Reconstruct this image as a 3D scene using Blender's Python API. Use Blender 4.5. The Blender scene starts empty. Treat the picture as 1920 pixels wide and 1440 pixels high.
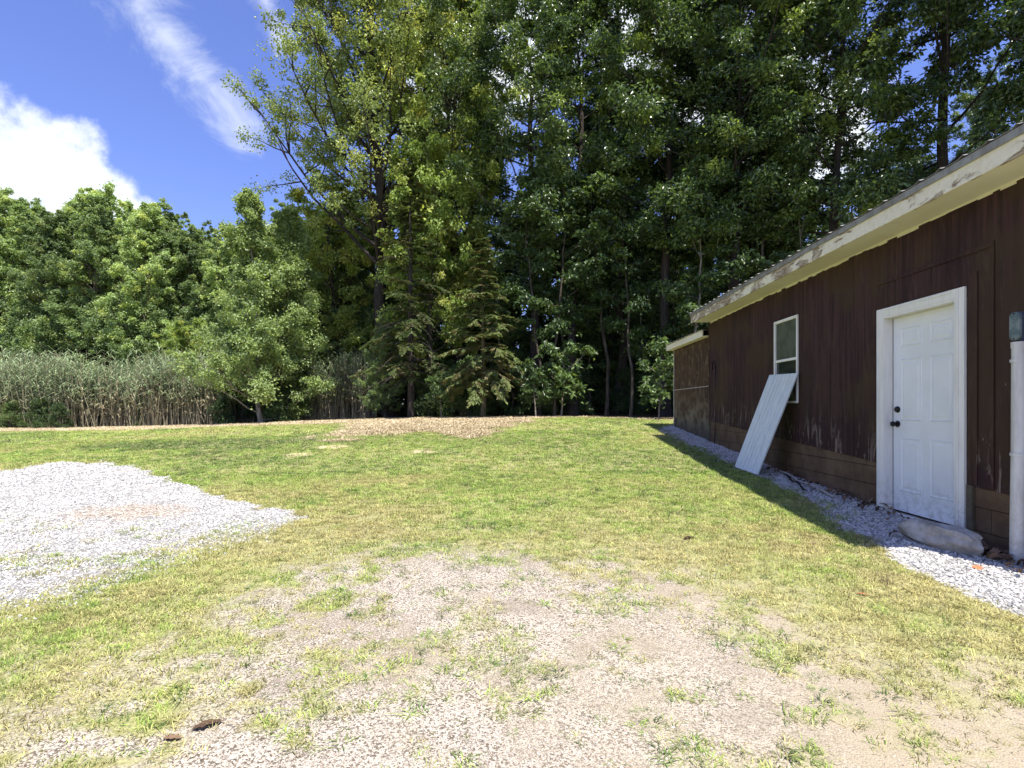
import bpy, math, random
import numpy as np
from mathutils import Vector, Matrix
R = math.radians
rng = np.random.default_rng(11)
random.seed(5)
scene = bpy.context.scene
C = scene.collection

# ------------------------------------------------------------------ camera
EYE = 1.35
cam_d = bpy.data.cameras.new('camera')
cam = bpy.data.objects.new('camera', cam_d); C.objects.link(cam)
cam.location = (0, 0, EYE)
cam.rotation_euler = (R(90), 0, R(1.43))
cam_d.sensor_width = 36.0
cam_d.lens = 18.75
cam_d.shift_y = 45 / 1920
cam_d.clip_start = 0.05
cam_d.clip_end = 3000
scene.camera = cam

# ------------------------------------------------------------------ light
SUN_TO = Vector((0.215, -0.37, 1.0)).normalized()
sun_el = math.asin(SUN_TO.z)
sun_az = math.atan2(SUN_TO.x, SUN_TO.y)
sd = bpy.data.lights.new('sun', 'SUN'); sd.energy = 5.0; sd.angle = R(0.5); sd.color = (1.0, 0.955, 0.88)
sun = bpy.data.objects.new('sun', sd); C.objects.link(sun)
sun.location = (6, -14, 40)
sun.rotation_euler = (-SUN_TO).to_track_quat('-Z', 'Y').to_euler()

w = bpy.data.worlds.new('World'); scene.world = w; w.use_nodes = True
wn, wl = w.node_tree.nodes, w.node_tree.links
for n in list(wn): wn.remove(n)
def WN(t, **kw):
    n = wn.new(t)
    for k, v in kw.items(): setattr(n, k, v)
    return n
def wmath(op, a, b=None, c=None, clamp=False):
    n = WN('ShaderNodeMath', operation=op); n.use_clamp = clamp
    for i, v in enumerate((a, b, c)):
        if v is None: continue
        if isinstance(v, (int, float)): n.inputs[i].default_value = v
        else: wl.new(v, n.inputs[i])
    return n.outputs[0]
def wdot(vec, c):
    n = WN('ShaderNodeVectorMath', operation='DOT_PRODUCT'); wl.new(vec, n.inputs[0]); n.inputs[1].default_value = c
    return n.outputs['Value']
def wramp(v, a, b):
    n = WN('ShaderNodeMapRange'); n.interpolation_type = 'SMOOTHSTEP'; wl.new(v, n.inputs['Value'])
    n.inputs['From Min'].default_value = a; n.inputs['From Max'].default_value = b
    return n.outputs[0]
tc = WN('ShaderNodeTexCoord'); D = tc.outputs['Generated']
def wnoise(scale, detail, rough, vec=D, dist=0.0):
    n = WN('ShaderNodeTexNoise'); wl.new(vec, n.inputs['Vector'])
    n.inputs['Scale'].default_value = scale; n.inputs['Detail'].default_value = detail
    n.inputs['Roughness'].default_value = rough; n.inputs['Distortion'].default_value = dist
    return n.outputs['Fac']
sky = WN('ShaderNodeTexSky'); sky.sky_type = 'NISHITA'; sky.sun_disc = False
sky.sun_elevation = sun_el; sky.sun_rotation = sun_az
sky.air_density = 1.0; sky.dust_density = 0.4; sky.ozone_density = 2.5; sky.altitude = 200
def direc(u, v):
    return Vector(((u - 985) / 1000, 1, (765 - v) / 1000)).normalized()
# cumulus heaps: (direction, angular radius); several more stand round the rest of the sky
heaps = [(direc(-60, 330), .125), (direc(60, 310), .085), (direc(130, 370), .075), (direc(210, 425), .06), (direc(-220, 330), .14),
         (direc(860, 150), .10), (direc(1010, 40), .12), (direc(1250, 130), .12), (direc(1480, 260), .12),
         (Vector((.9, .1, .35)).normalized(), .2), (Vector((.6, -.8, .4)).normalized(), .22), (Vector((-.5, -.8, .3)).normalized(), .2),
         (Vector((-.95, -.2, .35)).normalized(), .2), (Vector((.2, -.4, .9)).normalized(), .14), (Vector((-.3, .5, .95)).normalized(), .12)]
edge = wnoise(9, 8, .62)
edge2 = wnoise(34, 5, .6)
best = None
for d, rad in heaps:
    v = wmath('SUBTRACT', rad * rad, wmath('MULTIPLY', wmath('SUBTRACT', 1.0, wdot(D, d)), 2.0))   # r^2 - ang^2
    v = wmath('DIVIDE', v, rad * rad)
    best = v if best is None else wmath('MAXIMUM', best, v)
best = wmath('ADD', best, wmath('MULTIPLY', wmath('SUBTRACT', edge, .5), 2.6))
best = wmath('ADD', best, wmath('MULTIPLY', wmath('SUBTRACT', edge2, .5), 1.3))
heap_m = wramp(best, -.15, .75)
# thin torn streaks
streak = None
for a, b, wd in ((direc(215, -40), direc(470, 250), .055), (direc(470, -60), direc(530, 90), .03),
                 (Vector((.8, -.3, .6)).normalized(), Vector((.5, -.75, .5)).normalized(), .07),
                 (Vector((-.9, -.3, .5)).normalized(), Vector((-.6, -.7, .7)).normalized(), .07)):
    nrm = a.cross(b).normalized(); mid = (a + b).normalized(); ln = math.acos(max(-1, min(1, a.dot(mid))))
    off = wmath('ABSOLUTE', wdot(D, nrm))
    v = wmath('SUBTRACT', 1.0, wmath('DIVIDE', off, wd))
    al = wmath('DIVIDE', wmath('SUBTRACT', 1.0, wdot(D, mid)), 1 - math.cos(ln * 1.25))
    v = wmath('MINIMUM', v, wmath('MULTIPLY', wmath('SUBTRACT', 1.0, al), 1.6))
    streak = v if streak is None else wmath('MAXIMUM', streak, v)
wn1 = wnoise(11, 9, .68, dist=.6)
streak = wmath('ADD', streak, wmath('MULTIPLY', wmath('SUBTRACT', wn1, .5), 3.0))
streak_m = wmath('MULTIPLY', wramp(streak, .1, 1.6), .72)
mask = wmath('MAXIMUM', heap_m, streak_m)
tint = WN('ShaderNodeMix', data_type='RGBA', blend_type='MULTIPLY'); tint.inputs['Factor'].default_value = 1
wl.new(sky.outputs[0], tint.inputs['A']); tint.inputs['B'].default_value = (.86, .83, 1.22, 1)
mixc = WN('ShaderNodeMix', data_type='RGBA'); wl.new(mask, mixc.inputs['Factor'])
wl.new(tint.outputs['Result'], mixc.inputs['A'])
shade = wnoise(7, 6, .6)
cr = WN('ShaderNodeMix', data_type='RGBA'); wl.new(wramp(shade, .35, .65), cr.inputs['Factor'])
cr.inputs['A'].default_value = (4.6, 5.0, 5.7, 1); cr.inputs['B'].default_value = (5.9, 6.1, 6.5, 1)
wl.new(cr.outputs['Result'], mixc.inputs['B'])
bg = WN('ShaderNodeBackground'); bg.inputs['Strength'].default_value = 0.11
wl.new(mixc.outputs['Result'], bg.inputs['Color'])
wo = WN('ShaderNodeOutputWorld'); wl.new(bg.outputs[0], wo.inputs['Surface'])

scene.view_settings.view_transform = 'Standard'
scene.view_settings.look = 'None'
scene.view_settings.gamma = 1.0
scene.view_settings.exposure = 0.95
scene.cycles.max_bounces = 4
scene.cycles.diffuse_bounces = 2
scene.cycles.glossy_bounces = 2
scene.cycles.transmission_bounces = 3
scene.cycles.transparent_max_bounces = 6
scene.cycles.use_denoising = True
scene.cycles.denoiser = 'OPENIMAGEDENOISE'
scene.cycles.denoising_input_passes = 'RGB_ALBEDO_NORMAL'
scene.cycles.use_adaptive_sampling = True
scene.cycles.adaptive_threshold = 0.02
scene.cycles.sample_clamp_indirect = 4

# ------------------------------------------------------------------ numpy noise and the lie of the land
def _hash(ix, iy, seed):
    n = (ix.astype(np.int64) * 374761393 + iy.astype(np.int64) * 668265263 + seed * 974634777) & 0xffffffff
    n = ((n ^ (n >> 13)) * 1274126177) & 0xffffffff
    return ((n ^ (n >> 16)) & 0xffff) / 65535.0
def vnoise(x, y, seed=0):
    x = np.asarray(x, float); y = np.asarray(y, float)
    ix, iy = np.floor(x), np.floor(y); fx, fy = x - ix, y - iy
    fx = fx * fx * (3 - 2 * fx); fy = fy * fy * (3 - 2 * fy)
    ix = ix.astype(np.int64); iy = iy.astype(np.int64)
    a = _hash(ix, iy, seed); b = _hash(ix + 1, iy, seed); c = _hash(ix, iy + 1, seed); d = _hash(ix + 1, iy + 1, seed)
    return (a * (1 - fx) + b * fx) * (1 - fy) + (c * (1 - fx) + d * fx) * fy
def fbm(x, y, scale=1.0, oct=4, seed=0):
    t = 0; amp = .5; tot = 0
    for i in range(oct):
        t = t + amp * vnoise(np.asarray(x) * scale * 2 ** i + 17.3 * i, np.asarray(y) * scale * 2 ** i - 9.1 * i, seed + i); tot += amp; amp *= .5
    return t / tot
def sstep(v, a, b):
    t = np.clip((np.asarray(v, float) - a) / (b - a), 0, 1); return t * t * (3 - 2 * t)
def hy(y):
    y = np.maximum(np.asarray(y, float), 0)
    yy = np.minimum(y, 12.); a = .036 * yy + .0021 * yy ** 2
    e = np.maximum(y - 12, 0); t = np.minimum(e, 6.)
    return a + .0864 * (t - t * t / 12. * .97) + .02 * np.clip(e - 6, 0, 40)
def kx(x):
    t = np.clip((np.asarray(x, float) + 22) / 24., 0, 1); return .38 + .62 * t * t * (3 - 2 * t)
def hz(x, y):
    x = np.asarray(x, float); y = np.asarray(y, float)
    b = hy(y) * kx(x)
    hill = .16 * np.maximum(y - 27, 0) * sstep(x, -14, 2) + .10 * np.maximum(x - 14, 0) * sstep(y, 0, 12)
    hill = np.minimum(hill, 14)
    far = sstep(np.hypot(x, y), 150, 320)
    bump = (fbm(x, y, 1.1, 3, 3) - .5) * .03 + (fbm(x, y, 7., 2, 8) - .5) * .012
    return b + hill * (1 - far * .4) + bump * (1 - sstep(np.hypot(x, y), 25, 60))
def hz1(x, y): return float(hz(np.array([x]), np.array([y]))[0])

def poly_sd(x, y, P):
    """signed distance to a polygon, positive inside"""
    x = np.asarray(x, float); y = np.asarray(y, float)
    d = np.full(x.shape, 1e9); ins = np.zeros(x.shape, bool)
    n = len(P)
    for i in range(n):
        ax, ay = P[i]; bx_, by_ = P[(i + 1) % n]
        ex, ey = bx_ - ax, by_ - ay
        t = np.clip(((x - ax) * ex + (y - ay) * ey) / (ex * ex + ey * ey), 0, 1)
        d = np.minimum(d, np.hypot(x - ax - t * ex, y - ay - t * ey))
        c = ((ay > y) != (by_ > y)) & (x < (bx_ - ax) * (y - ay) / (by_ - ay + 1e-12) + ax)
        ins ^= c
    return np.where(ins, d, -d)

WX = 3.79                       # front face of the long wall
PAD = [(-16, 7.4), (-8.3, 8.45), (-8.4, 9.1), (-7.4, 9.2), (-6.2, 8.45), (-4.46, 7.03), (-3.44, 6.19), (-2.67, 5.74), (-2.25, 5.36), (-2.27, 5.11),
       (-2.45, 4.85), (-2.74, 4.69), (-2.92, 4.3), (-3.0, 3.8), (-3.05, 3.5), (-3.2, 3.1), (-4, 2.3), (-16, 1.0)]
STRIP = [(3.9, 14.3), (3.2, 13.1), (3.2, 10.9), (3.24, 7.7), (3.22, 6.3), (3.05, 5.4), (2.96, 5.06), (3.0, 4.7), (2.8, 4.05), (2.82, 3.5), (2.85, 3.2), (2.9, 1.5), (3.1, -2), (3.95, -2)]
BARE = [(-1.4, 3.85), (-1.21, 4.2), (-.76, 4.1), (-.32, 3.77), (.23, 3.5), (1.0, 3.72), (1.31, 3.16), (1.5, 2.6), (1.75, 2.34), (2.3, 2.2), (2.6, .6), (2, -4), (-2.6, -4),
        (-2.6, 1.2), (-2.0, 1.95), (-1.73, 2.2), (-1.4, 2.4), (-.95, 2.67), (-1.22, 3.17)]
STRAW = [(-4.6, 12.7), (-5.6, 17.5), (-3.0, 19.2), (-.6, 19.0), (.35, 17.9), (-.5, 13.5), (-1.46, 11.9), (-2.8, 12.6)]
EDGE_X = np.array([-90, -40, -22.9, -18.9, -12.8, -8.7, -6.2, -2.3, .3, 2.4, 4.2, 8, 40.])
EDGE_Y = np.array([27, 24, 23.2, 23.9, 22.2, 21.4, 21.0, 19.6, 19.0, 18.4, 16.0, 15.2, 15.])
def masks(x, y):
    x = np.asarray(x, float); y = np.asarray(y, float)
    n1 = fbm(x, y, .9, 4, 21); n2 = fbm(x, y, 3.2, 4, 31); n3 = fbm(x, y, 9., 3, 41)
    sp = poly_sd(x, y, PAD) + (n2 - .5) * .5 + (n3 - .5) * .16
    tail = sstep(-y, -5.6, -4.4)             # the near side of the pad thins out into the grass
    pad = sstep(sp, -.05 - .5 * tail, .07 + .35 * tail)
    ss = poly_sd(x, y, STRIP) + (n2 - .5) * .22 + (n3 - .5) * .14
    strip = sstep(ss, -.05, .06)
    shade_moss = strip * sstep(-x, -3.5, -3.2) * sstep(y, 5, 5.6) * sstep(n2, .42, .6)
    strip = strip * (1 - .8 * shade_moss)
    gravel = np.maximum(pad, strip)
    sb = poly_sd(x, y, BARE)
    bare = sstep(sb + (n1 - .5) * 1.4 + (n2 - .5) * 1.5, -1.0, .75) * (1 - .6 * sstep(-x, .45, 1.3))
    wide = sstep(sb + (n1 - .5) * 2.4 + (n2 - .5) * 1.2, -2.4, .2)
    ey = np.interp(x, EDGE_X, EDGE_Y)
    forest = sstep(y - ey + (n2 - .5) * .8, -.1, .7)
    st = sstep(poly_sd(x, y, STRAW) + (n1 - .5) * 2.6 + (n2 - .5) * .9, -.25, .3)
    rim = sstep(y - ey + (3.4 + (n1 - .5) * 1.8) * sstep(-x, -1.5, 1.0) + (n2 - .5) * .7 , -.1, .3)
    spots = np.zeros_like(x)
    for cx, cy, rx, ry in ((-3.9, 10.7, .45, .35), (-4.2, 9.65, .35, .22), (-1.9, 9.9, .3, .2), (-4.1, 11.7, .5, .3)):
        spots = np.maximum(spots, sstep(1 - np.hypot((x - cx) / rx, (y - cy) / ry) + (n3 - .5), -.1, .4))
    straw = np.clip(np.maximum(np.maximum(st, rim), spots * .7), 0, 1) * (1 - forest) * (1 - gravel)
    clump = sstep(n2 * .45 + n3 * .55, .47, .62)
    grass = np.clip(.97 - .93 * bare - .42 * wide * (1 - bare), 0, 1)
    grass = np.clip(grass + bare * clump * (.2 + .25 * sstep(-x, .5, 1.3)) - .3 * wide * (1 - clump), 0, 1)
    padgrass = pad * tail * sstep(n2, .5, .66) * .5
    grass = grass * (1 - gravel) * (1 - .93 * straw) * (1 - forest) + padgrass + shade_moss * .55
    return dict(grass=np.clip(grass, 0, 1), gravel=gravel, straw=straw, forest=forest, bare=bare, n1=n1, n2=n2, n3=n3, pad=pad)

# ------------------------------------------------------------------ mesh helpers
def mesh_np(name, V, F, mat=None, smooth=False, attrs=None, mats=None, midx=None):
    V = np.asarray(V, np.float32); F = np.asarray(F, np.int32)
    me = bpy.data.meshes.new(name)
    me.vertices.add(len(V)); me.vertices.foreach_set('co', V.ravel())
    k = F.shape[1]
    me.loops.add(F.size); me.loops.foreach_set('vertex_index', F.ravel())
    me.polygons.add(len(F)); me.polygons.foreach_set('loop_start', np.arange(0, F.size, k, dtype=np.int32))
    me.polygons.foreach_set('use_smooth', np.full(len(F), smooth))
    for an, av in (attrs or {}).items():
        av = np.asarray(av, np.float32)
        if av.ndim == 1:
            a = me.attributes.new(an, 'FLOAT', 'POINT'); a.data.foreach_set('value', av)
        else:
            a = me.attributes.new(an, 'FLOAT_COLOR', 'POINT')
            if av.shape[1] == 3: av = np.c_[av, np.ones(len(av), np.float32)]
            a.data.foreach_set('color', av.ravel())
    for m in (mats or ([mat] if mat else [])): me.materials.append(m)
    if midx is not None: me.polygons.foreach_set('material_index', np.asarray(midx, np.int32))
    me.update(calc_edges=True); me.validate()
    return me
def link(name, me, parent=None, loc=(0, 0, 0)):
    o = bpy.data.objects.new(name, me); C.objects.link(o); o.location = loc
    if parent is not None: o.parent = parent
    return o
def tag(o, label=None, cat=None, group=None, kind=None):
    if label: o['label'] = label
    if cat: o['category'] = cat
    if group: o['group'] = group
    if kind: o['kind'] = kind
    return o
def empty(name, loc=(0, 0, 0), label=None, cat=None, group=None):
    o = bpy.data.objects.new(name, None); C.objects.link(o); o.location = loc; o.empty_display_size = .2
    return tag(o, label, cat, group)
def copy_tree(o, parent=None):
    c = o.copy(); C.objects.link(c); c.parent = parent
    for ch in o.children: copy_tree(ch, c)
    return c
class MB:
    def __init__(s): s.v = []; s.f = []
    def add(s, vs, fs):
        b = len(s.v); s.v += [tuple(p) for p in vs]; s.f += [tuple(i + b for i in f) for f in fs]; return s
    def hexa(s, p):       # 8 corners: bottom loop 0-3, top loop 4-7
        return s.add(p, [(3, 2, 1, 0), (4, 5, 6, 7), (0, 1, 5, 4), (1, 2, 6, 5), (2, 3, 7, 6), (3, 0, 4, 7)])
    def box(s, a, b):
        (x0, y0, z0), (x1, y1, z1) = a, b
        return s.hexa([(x0, y0, z0), (x1, y0, z0), (x1, y1, z0), (x0, y1, z0), (x0, y0, z1), (x1, y0, z1), (x1, y1, z1), (x0, y1, z1)])
    def tube(s, pts, rad, n=10, cap=True):
        pts = [Vector(p) for p in pts]
        if not hasattr(rad, '__len__'): rad = [rad] * len(pts)
        vs = []; ref = None
        for i, p in enumerate(pts):
            t = (pts[min(i + 1, len(pts) - 1)] - pts[max(i - 1, 0)]).normalized()
            if ref is None: ref = Vector((0, 0, 1)) if abs(t.z) < .9 else Vector((1, 0, 0))
            u = t.cross(ref).normalized(); v = t.cross(u).normalized()
            for k in range(n):
                a = 2 * math.pi * k / n; vs.append(p + (u * math.cos(a) + v * math.sin(a)) * rad[i])
        fs = []
        for i in range(len(pts) - 1):
            for k in range(n):
                a = i * n + k; b = i * n + (k + 1) % n; fs.append((a, b, b + n, a + n))
        if cap:
            fs.append(tuple(range(n - 1, -1, -1))); fs.append(tuple(range((len(pts) - 1) * n, len(pts) * n)))
        return s.add(vs, fs)
    def mesh(s, name, mat, smooth=False, bevel=0):
        import bmesh
        me = bpy.data.meshes.new(name); me.from_pydata(s.v, [], s.f); me.materials.append(mat)
        bm = bmesh.new(); bm.from_mesh(me); bmesh.ops.recalc_face_normals(bm, faces=bm.faces)
        if bevel: bmesh.ops.bevel(bm, geom=bm.edges[:], offset=bevel, segments=2, affect='EDGES', profile=.6)
        bm.to_mesh(me); bm.free()
        if smooth:
            for p in me.polygons: p.use_smooth = True
            me.set_sharp_from_angle(angle=R(40))
        me.update()
        return me
    def build(s, name, mat, parent=None, smooth=False, bevel=0):
        return link(name, s.mesh(name, mat, smooth, bevel), parent)

# ------------------------------------------------------------------ materials
class NT:
    def __init__(s, name):
        s.m = bpy.data.materials.new(name); s.m.use_nodes = True
        s.n, s.l = s.m.node_tree.nodes, s.m.node_tree.links
        s.b = s.n['Principled BSDF']; s.out = s.n['Material Output']
        s.b.inputs['Specular IOR Level'].default_value = .25
    def N(s, t, **kw):
        n = s.n.new(t)
        for k, v in kw.items(): setattr(n, k, v)
        return n
    def put(s, sock, v):
        if v is None: return
        if hasattr(v, 'is_linked') or hasattr(v, 'links'): s.l.new(v, sock)
        elif isinstance(v, (tuple, list)) and len(v) == 3 and sock.type == 'RGBA': sock.default_value = (*v, 1)
        else: sock.default_value = v
    def math(s, op, a, b=None, c=None, clamp=False):
        n = s.N('ShaderNodeMath', operation=op); n.use_clamp = clamp
        for i, v in enumerate((a, b, c)): s.put(n.inputs[i], v) if v is not None else None
        return n.outputs[0]
    def mix(s, f, a, b, mode='MIX'):
        n = s.N('ShaderNodeMix', data_type='RGBA', blend_type=mode)
        s.put(n.inputs['Factor'], f); s.put(n.inputs['A'], a); s.put(n.inputs['B'], b); return n.outputs['Result']
    def rng(s, v, a, b, c=0., d=1., smooth=True):
        n = s.N('ShaderNodeMapRange'); n.interpolation_type = 'SMOOTHSTEP' if smooth else 'LINEAR'
        s.put(n.inputs['Value'], v)
        for k, x in zip(('From Min', 'From Max', 'To Min', 'To Max'), (a, b, c, d)): n.inputs[k].default_value = x
        return n.outputs[0]
    def obj(s): return s.N('ShaderNodeTexCoord').outputs['Object']
    def geo(s): return s.N('ShaderNodeNewGeometry').outputs['Position']
    def scaled(s, vec, sc):
        n = s.N('ShaderNodeMapping'); s.l.new(vec, n.inputs['Vector']); n.inputs['Scale'].default_value = sc; return n.outputs[0]
    def noise(s, vec, scale, detail=4, rough=.55, dist=0.):
        n = s.N('ShaderNodeTexNoise'); s.l.new(vec, n.inputs['Vector'])
        for k, x in zip(('Scale', 'Detail', 'Roughness', 'Distortion'), (scale, detail, rough, dist)): n.inputs[k].default_value = x
        return n.outputs['Fac']
    def vor(s, vec, scale, feat='F1', out='Distance'):
        n = s.N('ShaderNodeTexVoronoi', feature=feat); s.l.new(vec, n.inputs['Vector']); n.inputs['Scale'].default_value = scale
        return n.outputs[out]
    def attr(s, name, typ='GEOMETRY', out='Fac'):
        n = s.N('ShaderNodeAttribute', attribute_name=name, attribute_type=typ); return n.outputs[out]
    def rand(s): return s.N('ShaderNodeObjectInfo').outputs['Random']
    def bump(s, h, strength=.3, dist=.01):
        n = s.N('ShaderNodeBump'); s.put(n.inputs['Height'], h); n.inputs['Strength'].default_value = strength; n.inputs['Distance'].default_value = dist
        s.l.new(n.outputs[0], s.b.inputs['Normal'])
    def done(s, col=None, rough=None):
        if col is not None: s.put(s.b.inputs['Base Color'], col)
        if rough is not None: s.put(s.b.inputs['Roughness'], rough)
        return s.m

def leaf_mat(name, dark, light, odd=None, rough=.5, trans=.35, spec=.35, vary=.35, oddamt=.12):
    t = NT(name)
    a = t.attr('lf'); r = t.rand()
    c = t.mix(t.rng(a, 0, 1), dark, light)
    if odd: c = t.mix(t.math('MULTIPLY', t.rng(t.attr('cl'), 1 - oddamt * 2, 1), .85), c, odd)
    hsv = t.N('ShaderNodeHueSaturation'); t.put(hsv.inputs['Color'], c)
    t.put(hsv.inputs['Value'], t.rng(r, 0, 1, 1 - vary, 1 + vary, False)); t.put(hsv.inputs['Hue'], t.rng(r, 0, 1, .512, .488, False))
    c = hsv.outputs[0]
    t.b.inputs['Specular IOR Level'].default_value = spec
    t.done(c, rough)
    tr = t.N('ShaderNodeBsdfTranslucent'); t.put(tr.inputs['Color'], t.mix(.7, c, t.mix(1., c, (1.5, 1.45, .55), 'MULTIPLY')))
    mx = t.N('ShaderNodeMixShader'); mx.inputs[0].default_value = trans
    t.l.new(t.b.outputs[0], mx.inputs[1]); t.l.new(tr.outputs[0], mx.inputs[2]); t.l.new(mx.outputs[0], t.out.inputs['Surface'])
    return t.m
M = {}
M['oak'] = leaf_mat('oak_leaf', (.030, .062, .021), (.115, .185, .05), (.23, .32, .065), rough=.34, trans=.36, spec=.8)
M['maple'] = leaf_mat('maple_leaf', (.15, .225, .09), (.36, .48, .18), (.42, .49, .16), rough=.42, trans=.42, spec=.6, vary=.4)
M['poplar'] = leaf_mat('poplar_leaf', (.13, .18, .065), (.31, .39, .13), (.42, .44, .12), rough=.4, trans=.38, spec=.5)
M['yellow'] = leaf_mat('yellow_leaf', (.23, .31, .07), (.44, .54, .14), (.50, .50, .14), rough=.5, trans=.4, vary=.15)
M['pale'] = leaf_mat('pale_leaf', (.13, .20, .08), (.31, .40, .145), None, rough=.45, trans=.4, spec=.5)
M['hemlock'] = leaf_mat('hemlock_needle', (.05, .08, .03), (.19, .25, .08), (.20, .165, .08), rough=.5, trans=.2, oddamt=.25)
M['under'] = leaf_mat('understorey_leaf', (.04, .075, .026), (.15, .23, .07), None, rough=.42, trans=.38, spec=.5)
M['weed'] = leaf_mat('weed_leaf', (.06, .11, .03), (.15, .22, .06), None, rough=.55, trans=.3)

def bark(name, a, b, moss=None):
    t = NT(name); p = t.geo()
    n = t.noise(t.scaled(p, (9, 9, 1.6)), 1.6, 5, .65)
    c = t.mix(t.rng(n, .3, .7), a, b)
    if moss: c = t.mix(t.math('MULTIPLY', t.rng(t.noise(p, 2.5, 4), .42, .62), .8), c, moss)
    t.bump(n, .7, .03)
    return t.done(c, .9)
M['bark'] = bark('bark_grey_brown', (.035, .028, .02), (.12, .1, .078))
M['bark_moss'] = bark('bark_mossy', (.05, .042, .025), (.13, .115, .07), (.09, .10, .03))
M['bark_pale'] = bark('bark_pale', (.13, .115, .09), (.28, .255, .21))
M['bark_dark'] = bark('bark_dark', (.022, .018, .016), (.06, .05, .042))

# ---- ground
t = NT('ground_soil_grass_gravel'); p = t.geo()
sep = t.N('ShaderNodeSeparateColor'); t.l.new(t.attr('m1', out='Color'), sep.inputs[0])
sep2 = t.N('ShaderNodeSeparateColor'); t.l.new(t.attr('m2', out='Color'), sep2.inputs[0])
nf = t.noise(p, 55, 4, .7); nm = t.noise(p, 6, 4, .6); nl = t.noise(p, .9, 4, .6); nff = t.noise(p, 170, 3, .7)
vc = t.vor(p, 130); vcol = t.N('ShaderNodeTexVoronoi'); t.l.new(p, vcol.inputs['Vector']); vcol.inputs['Scale'].default_value = 130
chip = t.N('ShaderNodeSeparateColor'); t.l.new(vcol.outputs['Color'], chip.inputs[0])
soil = t.mix(t.rng(nm, .3, .7), (.30, .25, .17), (.43, .37, .275))
soil = t.mix(t.rng(nl, .42, .62), soil, (.30, .245, .18))
chips = t.mix(t.rng(chip.outputs[0], .12, .5), (.078, .06, .044), (.56, .495, .405))
soil = t.mix(t.math('MULTIPLY', t.rng(t.noise(p, 1.7, 3), .3, .55), .85), soil, chips)
soil = t.mix(t.math('MULTIPLY', t.rng(nff, .48, .60), .85), soil, (.09, .075, .058))
soil = t.mix(t.math('MULTIPLY', t.rng(t.noise(p, 1.5, 6, .7), .54, .66), .5), soil, (.19, .158, .122))
soil = t.mix(t.math('MULTIPLY', sep2.outputs[2], t.rng(nf, .3, .7, .55, .95)), soil, t.mix(t.rng(nff, .35, .65), (.24, .19, .12), (.42, .355, .245)))
thatch = t.mix(t.rng(nf, .35, .65), (.19, .175, .075), (.38, .355, .165))
thatch = t.mix(t.math('MULTIPLY', t.rng(nl, .4, .65), .6), thatch, (.23, .26, .08))
col = t.mix(t.rng(sep.outputs[0], .08, .55), soil, thatch)
gcol = t.mix(chip.outputs[1], (.09, .086, .08), (.41, .395, .37))  # shade between the stones is put into the colour as darker cells
gcol = t.mix(t.math('MULTIPLY', t.rng(t.noise(p, 1.3, 4), .62, .72), .45), gcol, (.45, .36, .27))
col = t.mix(t.rng(sep.outputs[1], .25, .75), col, gcol)
scol = t.mix(t.rng(nf, .3, .7), (.37, .285, .16), (.58, .475, .30))
col = t.mix(t.rng(sep.outputs[2], .2, .7), col, scol)
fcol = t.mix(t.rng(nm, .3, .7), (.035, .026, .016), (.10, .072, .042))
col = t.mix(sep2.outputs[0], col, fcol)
spot = t.rng(sep2.outputs[1], 0, 1)
col = t.mix(t.math('MULTIPLY', spot, .45), col, (.36, .28, .19))
t.bump(t.math('ADD', t.math('MULTIPLY', nf, .6), t.math('MULTIPLY', t.math('SUBTRACT', 1., vc), .9)), .55, .012)
M['ground'] = t.done(col, .95)

xs = np.r_[np.arange(0, 4.2, .055), np.arange(4.2, 12, .2), np.arange(12, 40, 1.), np.geomspace(40, 900, 16)]
xs = np.r_[-xs[:0:-1], xs]
ys = np.r_[-np.geomspace(900, 5, 14), np.arange(-4.5, 1, .3), np.arange(1, 6.5, .05), np.arange(6.5, 14, .11), np.arange(14, 30, .3), np.geomspace(30, 900, 24)]
GX, GY = np.meshgrid(xs, ys)
gx, gy = GX.ravel(), GY.ravel()
mk = masks(gx, gy)
nx, ny = len(xs), len(ys)
i0 = (np.arange(ny - 1)[:, None] * nx + np.arange(nx - 1)[None, :]).ravel()
gf = np.c_[i0, i0 + 1, i0 + nx + 1, i0 + nx]
padspot = sstep(1 - np.hypot((gx + 4.25) / .75, (gy - 5.6) / .38) + (mk['n3'] - .5) * .8, 0, .5)
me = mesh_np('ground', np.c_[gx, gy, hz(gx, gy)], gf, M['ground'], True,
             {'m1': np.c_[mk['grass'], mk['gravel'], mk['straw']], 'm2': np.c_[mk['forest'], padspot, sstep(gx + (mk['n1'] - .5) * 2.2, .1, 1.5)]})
tag(link('ground', me), kind='structure')

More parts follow.
